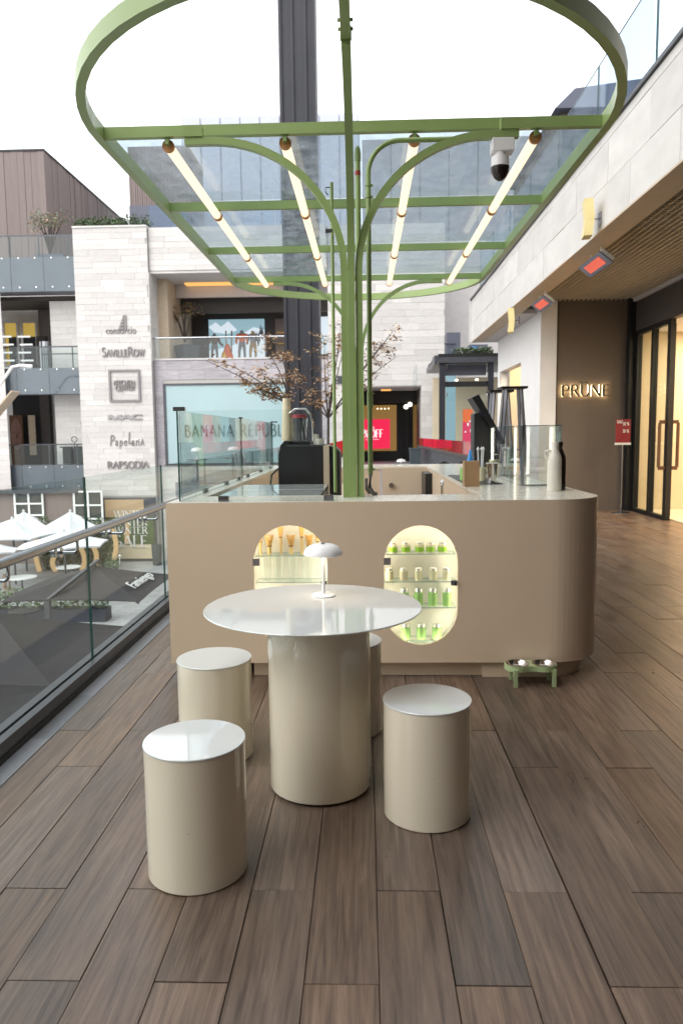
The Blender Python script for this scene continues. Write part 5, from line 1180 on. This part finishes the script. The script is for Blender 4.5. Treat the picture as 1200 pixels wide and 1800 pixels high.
# ================================================================== TABLE, STOOLS, LAMP, BOWLS
tb = thing('round_table', 'glossy cream round table on a thick drum pedestal', 'table', (-.2, 3.05, 0))
k = MB(); k.lathe((-.225, 3.085, 0), [(0, .755), (.44, .755), (.458, .758), (.4605, .761), (.4585, .764), (.45, .764), (0, .764)], 96); k.build('tabletop', 'tabletop', tb, 15)
k = MB(); k.lathe((-.2, 3.035, 0), [(0, .012), (.213, .012), (.215, .016), (.215, .7545), (0, .7545)], 72); k.build('pedestal', 'gloss', tb, 30)
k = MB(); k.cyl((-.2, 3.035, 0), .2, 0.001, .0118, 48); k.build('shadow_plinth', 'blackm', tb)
def stool(x, y, label):
    t_ = thing('drum_stool', label, 'stool', (x, y, 0), 'drum stools around the table')
    k = MB(); k.lathe((x, y, 0), [(0, .003), (.168, .003), (.1705, .006), (.1705, .4555), (0, .4555)], 64); k.build('drum', 'gloss', t_, 30)
    k = MB(); k.lathe((x, y, 0), [(0, .456), (.1715, .456), (.1725, .4575), (.1725, .461), (.171, .463), (.162, .463), (0, .463)], 64); k.build('seat', 'tabletop', t_, 15)
    return t_
s0 = stool(-.588, 2.412, 'drum stool at front left, nearest of the four stools')
dup(s0, (.234, 2.80, 0), 'drum stool standing alone right of the table')
dup(s0, (-.708, 3.335, 0), 'drum stool behind the front left one, close to the counter panel')
dup(s0, (-.096, 3.63, 0), 'drum stool mostly hidden behind the table pedestal')
lm = thing('table_lamp', 'white mushroom table lamp lit on the round table', 'lamp', (-.191, 3.285, .764)); c = (-.191, 3.285, .765)
k = MB(); k.lathe(c, [(0, 0), (.054, 0), (.055, .004), (.05, .008), (.01, .009), (0, .009)], 36); k.build('base', 'lampwhite', lm, 40)
k = MB(); k.cyl((-.191, 3.285, 0), .0078, .7742, .962, 14); k.build('stem', 'lampwhite', lm, 40)
k = MB(); k.lathe(c, [(.066, .197), (.082, .186), (.088, .188), (.0885, .193), (.082, .21), (.066, .226), (.046, .234), (.0, .236)], 40); k.build('shade', 'lampwhite', lm, 60)
k = MB(); k.lathe(c, [(.01, .198), (.06, .198), (.06, .203), (.01, .203)], 30); k.build('diffuser', 'lampglow', lm)
k = MB(); k.cyl((-.191, 3.285, 0), .009, 1.0, 1.005, 12); k.build('button', 'steel', lm)
db_ = thing('dog_bowl_stand', 'pale green raised stand holding two steel pet bowls by the plinth', 'pet bowls', (.973, 4.315, 0)); yb = 4.315
def waist(n=16):
    pts = []
    for sx, c in ((1, 1.05), (-1, .896)):
        for q in range(n+1):
            a = R(-128+256*q/n) if sx == 1 else R(52+256*q/n); pts.append((c+.0775*cos(a), yb+.0775*sin(a)))
    return pts
ou = waist(); k = MB()
lo = [k.b.verts.new((x, y, .09)) for x, y in ou]; hi = [k.b.verts.new((x, y, .122)) for x, y in ou]
for q in range(len(ou)): k.face((lo[q], lo[(q+1) % len(ou)], hi[(q+1) % len(ou)], hi[q]))
k.face(lo[::-1])
ed = [k.b.edges.get((hi[q], hi[(q+1) % len(ou)])) for q in range(len(ou))]
for c in (1.05, .896):
    v = [k.b.verts.new((c+.066*cos(2*pi*q/24), yb+.066*sin(2*pi*q/24), .122)) for q in range(24)]; ed += [k.b.edges.new((v[q], v[(q+1) % 24])) for q in range(24)]
bmesh.ops.triangle_fill(k.b, edges=ed, use_beauty=True); k.build('frame', 'pgreen', db_, 40)
for x in (.896, 1.05):
    k = MB(); k.lathe((x, yb, 0), [(.0655, .1225), (.071, .1245), (.0655, .1242), (.054, .098), (.035, .0925), (0, .092)], 36); k.build('bowl', 'chrome', db_, 60)
for x, y in ((.872, yb-.0745), (1.098, yb-.0655), (.872, yb+.069), (1.098, yb+.055)):
    k = MB(); k.prism([(-.011, -.009), (.011, -.009), (.011, .009), (-.011, .009)], EX, EY, (x, y, .0005), (0, 0, .105)); k.build('leg', 'pgreen', db_)
# ================================================================== COURTYARD
GZ = -4.6
def parasol(cx, cy, half, ze, za, m, label, group, seg=4, flap=0, rot=0, pole=True, sag=.06):
    t_ = thing('parasol', label, 'parasol', (cx, cy, GZ), group)
    n = seg*6; pts = []; k = MB(); ap = k.b.verts.new((cx, cy, za)); rows = []
    for lev in range(1, 5):
        f = lev/4; row = []
        for q in range(n):
            s = q/6; i = int(s); u = s-i
            if seg == 4: cor = [(-1, -1), (1, -1), (1, 1), (-1, 1)]
            else: cor = [(cos(2*pi*(j+.5)/seg)*1.08, sin(2*pi*(j+.5)/seg)*1.08) for j in range(seg)]
            a, b = cor[i % seg], cor[(i+1) % seg]; px, py = a[0]+(b[0]-a[0])*u, a[1]+(b[1]-a[1])*u
            px, py = px*cos(rot)-py*sin(rot), px*sin(rot)+py*cos(rot)
            z = za+(ze-za)*f - sag*sin(pi*f)*(4*u*(1-u)) - sag*.4*sin(pi*f) + (sag*.8*(4*u*(1-u)) if lev == 4 else 0)
            row.append(k.b.verts.new((cx+px*half*f, cy+py*half*f, z)))
        rows.append(row)
    for q in range(n): k.face((ap, rows[0][q], rows[0][(q+1) % n]))
    for A, B in zip(rows, rows[1:]):
        for q in range(n): k.face((A[q], A[(q+1) % n], B[(q+1) % n], B[q]))
    if flap:
        bot = [k.b.verts.new(v.co+Vector((0, 0, -flap))) for v in rows[-1]]
        for q in range(n): k.face((rows[-1][q], rows[-1][(q+1) % n], bot[(q+1) % n], bot[q]))
    k.build('canopy', m, t_)
    k = MB()
    for j in range(seg):
        cor = [(-1, -1), (1, -1), (1, 1), (-1, 1)] if seg == 4 else [(cos(2*pi*(j2+.5)/seg)*1.08, sin(2*pi*(j2+.5)/seg)*1.08) for j2 in range(seg)]
        a = cor[j]; a = (a[0]*cos(rot)-a[1]*sin(rot), a[0]*sin(rot)+a[1]*cos(rot)); k.bar((cx, cy, za-.1), (cx+a[0]*half*.98, cy+a[1]*half*.98, ze-.06), .03, .03)
    k.build('ribs', 'darksteel', t_)
    if pole: k = MB(); k.cyl((cx, cy, 0), .04, GZ+.01, za-.05, 10); k.build('pole', 'darksteel', t_)
    k = MB(); k.lathe((cx, cy, za), [(.0, 0), (.06, .0), (.05, .07), (0, .1)], 10); k.build('finial', m, t_)
    return t_
for x, y, yb_, Y, hw, la in ((42, 899, 948, 33, 1.75, 'white parasol at the back left of the courtyard, partly behind another'), (22, 912, 949, 30, 1.9, 'large white parasol at the far left edge of the courtyard'), (124, 899, 940, 33, 1.65, 'white parasol at the back right of the courtyard group'), (112, 933, 966, 27, 1.55, 'nearest white parasol, tip just above the handrail'), (-12, 953, 965, 27.5, .9, 'sliver of a white parasol at the left picture edge')):
    a = at(x, y, Y=Y); e = at(x, yb_, Y=Y-hw*.9)
    parasol(a.x, Y, hw, min(e.z, a.z-.35), a.z, 'umb_w', la, 'white courtyard parasols', seg=6, flap=.06, rot=.2*Y)
p1 = parasol(-6.55, 12.55, 1.78, -2.28, -1.55, 'umb_d', 'big charcoal square parasol nearest to the deck edge', 'charcoal parasols', flap=.1)
p0 = parasol(-6.36, 9.05, 1.76, -2.28, -1.55, 'umb_d', 'charcoal square parasol cut by the lower left picture edge', 'charcoal parasols', flap=.1)
p2 = parasol(-6.72, 17.9, 1.6, -2.22, -1.68, 'umb_d', 'charcoal square parasol with white script on its skirt, behind the big one', 'charcoal parasols', flap=.02, pole=False)
k = MB(); k.bar((-7.25, 16.35, GZ+.01), (-7.25, 16.35, -2.2), .12, .12); k.bar((-7.25, 16.35, -2.2), (-6.62, 17.9, -1.55), .09, .07); k.build('cantilever_mast', 'darksteel', p2)
font('lettering', 'Famiengo', .42, (-5.42, 16.95, -2.06), (0, 1, 0), (-.94, 0, .34), 'whitewall', p2, .012, sx=1.0, shear=.35)
# cafe corner
def cafechair(x, y, z, label, rot, m='wicker'):
    t_ = thing('cafe_chair', label, 'chair', (x, y, z))
    k = MB(); k.cyl((x, y, z), .22, .42, .46, 14); k.build('seat', m, t_)
    k = MB(); pts = [Vector((x+.22*cos(rot+a), y+.22*sin(rot+a), z+h)) for a, h in ((-1.2, .46), (-1.1, .75), (-.5, .95), (0, 1.0), (.5, .95), (1.1, .75), (1.2, .46))]; k.tube(pts, .02, 6)
    for q in range(1, 6): k.bar(pts[q], (pts[q].x, pts[q].y, z+.46), .05, .012)
    k.build('backrest', m, t_)
    for a in (.8, 2.4, 3.9, 5.5): k = MB(); k.bar((x+.17*cos(a), y+.17*sin(a), z+.42), (x+.21*cos(a), y+.21*sin(a), z+.005), .03, .03); k.build('leg', m, t_)
    return t_
def cafetable(x, y, z, r, label, m='white', h=.74):
    t_ = thing('cafe_table', label, 'table', (x, y, z))
    k = MB(); k.cyl((x, y, z), r, h-.03, h, 24); k.build('tabletop', m, t_)
    k = MB(); k.cyl((x, y, z), .03, .02, h-.031, 10); k.cyl((x, y, z), r*.6, .002, .02, 18); k.build('pedestal', 'darksteel', t_); return t_
v = at(18, 1035, Y=27); cafechair(v.x, 27, GZ, 'wicker chair beside the white round table in the courtyard', pi)
v = at(39, 1020, Y=27.5); cafetable(v.x, 27.5, GZ, .55, 'white round cafe table in the courtyard beside a wicker chair', h=.8)
v = at(120, 985, Y=30); cafetable(v.x, 30, GZ, .5, 'small white cafe table between the lit golden panels')
# glowing golden panels and climbing greenery
for j, (px, yt, yb_) in enumerate(((66, 925, 1035), (98, 975, 1030), (142, 962, 1008), (163, 958, 998), (197, 930, 985))):
    Y = 33.0; a, b = at(px, yt, Y=Y), at(px, yb_, Y=Y); t_ = thing('golden_panel', 'curved glowing golden panel in the courtyard greenery, '+ORD[j], 'panel', (a.x, Y, b.z), 'golden panels')
    k = MB(); wd = .125; z0_, z1_ = max(b.z, GZ), a.z
    pts = [Vector((a.x+.16*sin(pi*q/10)*(1 if j > 1 else -1), Y, z0_+(z1_-z0_)*q/10)) for q in range(11)]
    k.sweep(pts, [(-.2, -.05), (.2, -.05), (.2, .05), (-.2, .05)], up=(0, 1, 0)) if False else k.sweep(pts, [(-.05, -wd*.8), (.05, -wd*.8), (.05, wd*.8), (-.05, wd*.8)], up=(1, 0, 0))
    k.build('board', 'gold', t_)
for j, px in enumerate((82, 118, 153, 180)):
    Y = 33.4; a = at(px, 958, Y=Y); t_ = thing('climbing_shrub', 'tall green shrub between golden panels, '+('leftmost', 'second from the left', 'third from the left', 'rightmost')[j], 'shrub', (a.x, Y, GZ), 'shrubs between golden panels')
    k = MB(); leafcloud(k, (a.x, Y, -3.4), .62, .35, 1.3, 1100, .06, .13, (0, 0, 1), 1.2); k.build('foliage', ['leaf_g', 'leaf_p'], t_)
    k = MB(); k.tube([(a.x, Y, GZ), (a.x, Y, -3)], .04, 6); k.build('stem', 'bark', t_)
mt_ = BX('dark_ground_panel', 'umb_d', None, -13, -8.35, 18.4, 23.2, GZ+.001, GZ+.02); solo(mt_, 'dark flat panel under the charcoal parasols', 'mat')  # thin dark sheet laid on the paving
for j, (x_, y_) in enumerate(((-9.3, 20.4), (-10.6, 22.2))):
    cafetable(x_, y_, GZ+.02, .45, ('nearer' if j == 0 else 'farther')+' dark cafe table on the dark panel under the charcoal parasols', 'black')
hp = thing('hedge_planter', 'low dark planter with clipped hedge behind the parasols', 'planter', (-10, 24, GZ))
BX('trough', 'pot', hp, -12.5, -8.6, 23.7, 24.3, GZ+.001, GZ+.42)
k = MB()
for j in range(26): leafcloud(k, (-12.4+.15*j, 24, GZ+.75), .2, .35, .42, 60, .05, .1, (0, 1, 1), 1); 
k.build('foliage', ['leaf_g', 'leaf_p'], hp)
gp = thing('garden_pavilion', 'low brown ground floor front with white grid windows in the courtyard', 'building', (-15, 35, GZ))
k = MB(); k.box(-24, -13.68, 35.0, 35.78, GZ, -1.15); k.build('wall', 'wood', gp); BX('roof', 'darksteel', gp, -24, -13.67, 34.7, 35.79, -1.149, -1.0)
k = MB(); k.box(-13.66, -12.8, 35.0, 35.45, GZ, -1.3); k.build('bay_wall', 'wood', gp)
def gridwin(x0, x1, y0, y1, Y):
    a, b = at(x0, y0, Y=Y), at(x1, y1, Y=Y)
    f = BX('window', 'header', gp, a.x, b.x, Y-.02, Y-.001, b.z, a.z)
    BX('pane', 'g_shop', f, a.x, b.x, Y-.05, Y-.045, b.z, a.z)
    k = MB(); 
    for q in range(3): xx = a.x+(b.x-a.x)*q/2; k.box(xx-.045, xx+.045, Y-.1, Y-.055, b.z, a.z)
    for q in range(4): zz = a.z+(b.z-a.z)*q/3; k.box(a.x-.045, b.x+.045, Y-.13, Y-.101, zz-.04, zz+.04)
    k.build('frame', 'white', f)
gridwin(27, 79, 865, 925, 34.95); gridwin(131, 183, 864, 935, 34.9)
v = at(277, 1000, Y=34.5); bn = thing('litter_bin', 'grey litter bin against the stone wall foot in the courtyard', 'bin', (v.x, 34.5, GZ))
k = MB(); k.lathe((v.x, 34.5, GZ), [(0, .002), (.2, .002), (.25, 1.0), (.22, 1.0), (.2, .9), (0, .9)], 20); k.build('body', 'bin', bn, 50)
v = at(210, 1005, Y=31); fl = thing('flower_pot', 'small pot with shrub and one white bloom on the courtyard paving', 'plant', (v.x-.3, 31, GZ))
k = MB(); k.lathe((v.x-.3, 31, GZ), [(0, .002), (.2, .002), (.27, .35), (0, .35)], 14); k.build('pot', 'pot', fl, 50)
k = MB(); leafcloud(k, (v.x-.3, 31, GZ+.65), .35, .35, .35, 260, .05, .1, (0, 1), 1); k.build('foliage', ['leaf_g', 'leaf_p'], fl)
k = MB(); k.bar((v.x, 31, GZ+.35), (v.x+.05, 31, GZ+1.0), .02, .02); k.lathe((v.x+.05, 31, GZ+1.02), [(0, -.05), (.07, 0), (0, .06)], 8); k.build('bloom', 'white', fl)
# ================================================================== TREES AND TERRACE THINGS
def maple(name, label, base, fork, env, nb, nl, seed, leafm=('leaf_b', 'leaf_b2'), r0=.028, group=None, size=(.025, .055)):
    rnd = random.Random(seed); t_ = thing(name, label, 'tree', base, group); base, fork = Vector(base), Vector(fork)
    k = MB(); k.tube([base, base*.5+fork*.5+Vector((.02, 0, 0)), fork], [r0*1.25, r0, r0*.9], 8)
    lv = MB(); stems = []
    for (c, rx, ry, rz, wgt) in env:
        c = Vector(c); ns = max(2, int(nb*wgt/7))
        for q in range(ns):
            while True:
                p = Vector((rnd.uniform(-1, 1), rnd.uniform(-1, 1), rnd.uniform(-1, 1)))
                if p.length < 1: break
            tip = c + Vector((p.x*rx, p.y*ry, p.z*rz))*.75; mid = fork*.5+tip*.5+Vector((rnd.uniform(-.08, .08), rnd.uniform(-.08, .08), .06+.1*rnd.random()))
            path = [fork.lerp(mid, s)*(1-s)+mid.lerp(tip, s)*s for s in (0, .17, .33, .5, .67, .83, 1)]
            k.tube(path, [r0*.62*(1-.13*i) for i in range(7)], 5); stems.append((path, c, rx, ry, rz))
    for path, c, rx, ry, rz in stems:
        for q in range(7):
            s = path[rnd.randint(2, 6)]
            d = Vector((rnd.uniform(-1, 1)*rx, rnd.uniform(-1, 1)*ry, rnd.uniform(-.5, .7)*rz))*.55; tw = [s, s+d*.5+Vector((0, 0, .04)), s+d]
            k.tube(tw, [r0*.2, r0*.13, r0*.07], 3)
            for h in range(nl):
                p = tw[1].lerp(tw[2], rnd.random()**.7*1.15) + Vector((rnd.gauss(0, .07), rnd.gauss(0, .07), rnd.gauss(0, .035)))
                leaf(lv, p, rnd.uniform(*size), (0, 0, 1), .6)
    k.build('trunk', 'bark', t_, 60); lv.build('crown', list(leafm), t_)
    return t_
Y = 15.0
def tp3(x, y, Y=15.0): v = at(x, y, Y=Y); return (v.x, v.y, v.z)
def pr(px, Y=15.0): return px*Y/FPX
maple('maple_tree', 'slim maple with brown autumn leaves rising just left of the green posts', (tp3(572, 800)[0], 15, .42), tp3(577, 735), [((*tp3(545, 620)[:1], 15, tp3(545, 620)[2]), pr(50), .5, pr(55), .8), ((tp3(600, 600)[0], 15.1, tp3(600, 600)[2]), pr(45), .5, pr(50), .9), ((tp3(665, 612)[0], 14.8, tp3(665, 612)[2]), pr(62), .5, pr(36), 1.1), ((tp3(530, 690)[0], 15, tp3(530, 690)[2]), pr(35), .4, pr(40), .4)], 26, 20, 3)
maple('maple_tree', 'second brown leaved maple spreading far left over the teal shop window', (tp3(530, 800, 14)[0], 14, .42), tp3(512, 715, 14), [((tp3(455, 655, 14)[0], 14, tp3(455, 655, 14)[2]), pr(60, 14), .5, pr(35, 14), .8), ((tp3(395, 640, 14)[0], 13.8, tp3(395, 640, 14)[2]), pr(42, 14), .4, pr(12, 14), .35), ((tp3(490, 600, 14)[0], 14.2, tp3(490, 600, 14)[2]), pr(55, 14), .5, pr(48, 14), 1.0), ((tp3(455, 690, 14)[0], 14, tp3(455, 690, 14)[2]), pr(35, 14), .4, pr(15, 14), .3)], 26, 20, 9)
for x, y in ((tp3(572, 800)[0], 15), (tp3(530, 800, 14)[0], 14)):
    t_ = thing('tree_planter', 'dark square planter holding the maple %s' % ('by the posts' if y == 15 else 'that spreads left'), 'planter', (x, y, 0), 'maple planters')
    k = MB(); k.box(x-.35, x+.35, y-.35, y+.35, .002, .42); k.build('tub', 'pot', t_)
def smalltree(label, px, yt, yb_, Y, wpx, n, lm, cat='tree'):
    a, b = at(px, yt, Y=Y), at(px, yb_, Y=Y); t_ = thing('potted_tree', label, cat, (b.x, Y, b.z)); k = MB(); lv = MB(); h = a.z-b.z
    for q in range(9):
        tip = Vector((b.x+random.uniform(-1, 1)*wpx*Y/FPX*.5, Y+random.uniform(-.4, .4), b.z+h*random.uniform(.7, 1)))
        k.tube([(b.x, Y, b.z), ((b.x*.6+tip.x*.4), Y, b.z+h*.5), tip], [.05, .035, .012], 5)
        leafcloud(lv, tip, wpx*Y/FPX*.3, .4, h*.22, n, .04, .09, (0, 0, 1), 1)
    k.build('trunk', 'bark', t_); lv.build('crown', lm, t_); return t_
smalltree('bare brownish potted tree on the ski shop terrace', 325, 535, 602, 38.2, 62, 45, ['leaf_b', 'leaf_g'])
smalltree('feathery yellow green potted tree on the uppermost bridge', 88, 382, 446, 38, 62, 70, ['leaf_p', 'leaf_b2'])
a, b = at(306, 602, Y=38), at(352, 630, Y=38); t_ = thing('terrace_planter', 'big dark tapered planter on the ski shop terrace', 'planter', ((a.x+b.x)/2, 38, 5.2))
k = MB(); xm = (a.x+b.x)/2; k.lathe((xm, 38, 5.221), [(0, 0), (.52, 0), (.66, .85), (.6, .85), (.58, .78), (0, .78)], 4); k.build('tub', 'pot', t_)
a, b = at(62, 446, Y=37.6), at(112, 452, Y=37.6); BXp = BX('bridge_planter', 'bluegrey', None, a.x, b.x, 37.6, 38.4, 10.16, 10.6); solo(BXp, 'long blue grey planter trough on the uppermost bridge', 'planter')
sp3 = thing('roof_plants', 'trailing grey green plants along the showroom roof edge', 'plant', (5, 30.4, 4.8)); k = MB()
for j in range(14): leafcloud(k, (sx_(803)+(sx_(862)-sx_(803))*j/13, 30.3, sz_(621)+.12), .2, .2, .16, 50, .04, .09, (0, 0, 1), 1)
k.build('foliage', ['leaf_p', 'leaf_g'], sp3)
# far balustrade with slats and glass painted with a red poster reflection
fb = thing('slatted_balustrade', 'dark slatted balustrade with painted red reflection in its glass, running to the entrance', 'balustrade', (2.25, 22, 0))
for j in range(60): k = MB(); y = 13+.3*j; k.box(2.235, 2.275, y, y+.22, .01, .93); k.build('slat', 'darksteel', fb)
k = MB(); k.box(2.18, 2.34, 12.9, 31.1, .931, 1.0); k.build('top_rail', 'header', fb)
for j in range(9): pane('glass_pane', fb, 2.24, 2.255, 13+2*j, 14.98+2*j, 1.001, 1.3, thick='x', m='g_redrefl')
fb2 = thing('escalator_rail', 'escalator glass rail with red reflection painted in, left of the green posts', 'balustrade', (-1.2, 24, 0))
a, b = at(560, 790, Y=23), at(612, 772, Y=23)
k = MB(); k.prism([(at(545, 812, Y=23).x, at(545, 815, Y=23).z), (b.x, at(612, 795, Y=23).z), (b.x, b.z), (at(545, 785, Y=23).x, at(545, 787, Y=23).z)], EX, EZ, (0, 23, 0), (0, .03, 0)); k.build('glass_pane', 'g_redrefl', fb2)
k = MB(); k.bar((at(545, 818, Y=23).x, 23, at(545, 818, Y=23).z), (b.x, 23, at(612, 797, Y=23).z), .12, .12); k.build('rail', 'darksteel', fb2)
v = at(729, 800, Y=27.5); wb = thing('waste_bin', 'tall dark grey waste bin at the end of the slatted balustrade', 'bin', (v.x, 27.5, 0))
k = MB(); k.prism([(-.17, 0.002), (.17, 0.002), (.2, .9), (-.2, .9)], EX, EZ, (v.x, 27.3, 0), (0, .4, 0)); k.build('body', 'bin', wb); k = MB(); k.box(v.x-.22, v.x+.22, 27.28, 27.72, .901, .95); k.build('lid', 'bin', wb)
for j, (px, la) in enumerate(((778, 'left of two black cafe chairs behind the rear counter'), (812, 'right of two black cafe chairs behind the rear counter'))):
    v = at(px, 810, Y=13); cafechair(v.x, 12.6, 0, la, pi/2, 'blackm')
v = at(420, 815, Y=25); cafechair(v.x, 25, -.02, 'silver metal chair on the far terrace seen through the counter screen', pi/2, 'steel')
for j, (px, Y, la) in enumerate(((347, 24.6, 'left'), (411, 26, 'right'))):
    v = at(px, 820, Y=Y); cafetable(v.x, Y, -.02, .35, la+' grey round table with a lamp on the far terrace', 'granite')
    t_ = thing('table_lamp', 'white mushroom lamp on the '+la+' table of the far terrace', 'lamp', (v.x, Y, .73), 'lamps on the far terrace')
    k = MB(); k.lathe((v.x, Y, .722), [(0, 0), (.09, 0), (.09, .01), (.015, .02), (.015, .27), (0, .27)], 14); k.build('stem', 'lampwhite', t_, 40)
    k = MB(); k.lathe((v.x, Y, .722), [(.2, .26), (.2, .28), (.15, .36), (0, .39)], 18); k.build('shade', 'lampwhite', t_, 50)
np_ = thing('number_plate', 'small dark plate with number 2 on the stone wall left of the posts', 'sign', (-1.2, 35.9, 4)); a, b = at(586, 661, Y=35.9), at(603, 674, Y=35.9)
BX('plate', 'darksteel', np_, a.x, b.x+.3, 35.9, 35.95, b.z, a.z); letters('lettering', '2', .24, (a.x+.06, 35.895, b.z+.06), EX, EZ, 'whitewall', np_, serif=0, thick=.16, thin=.14, depth=.01)
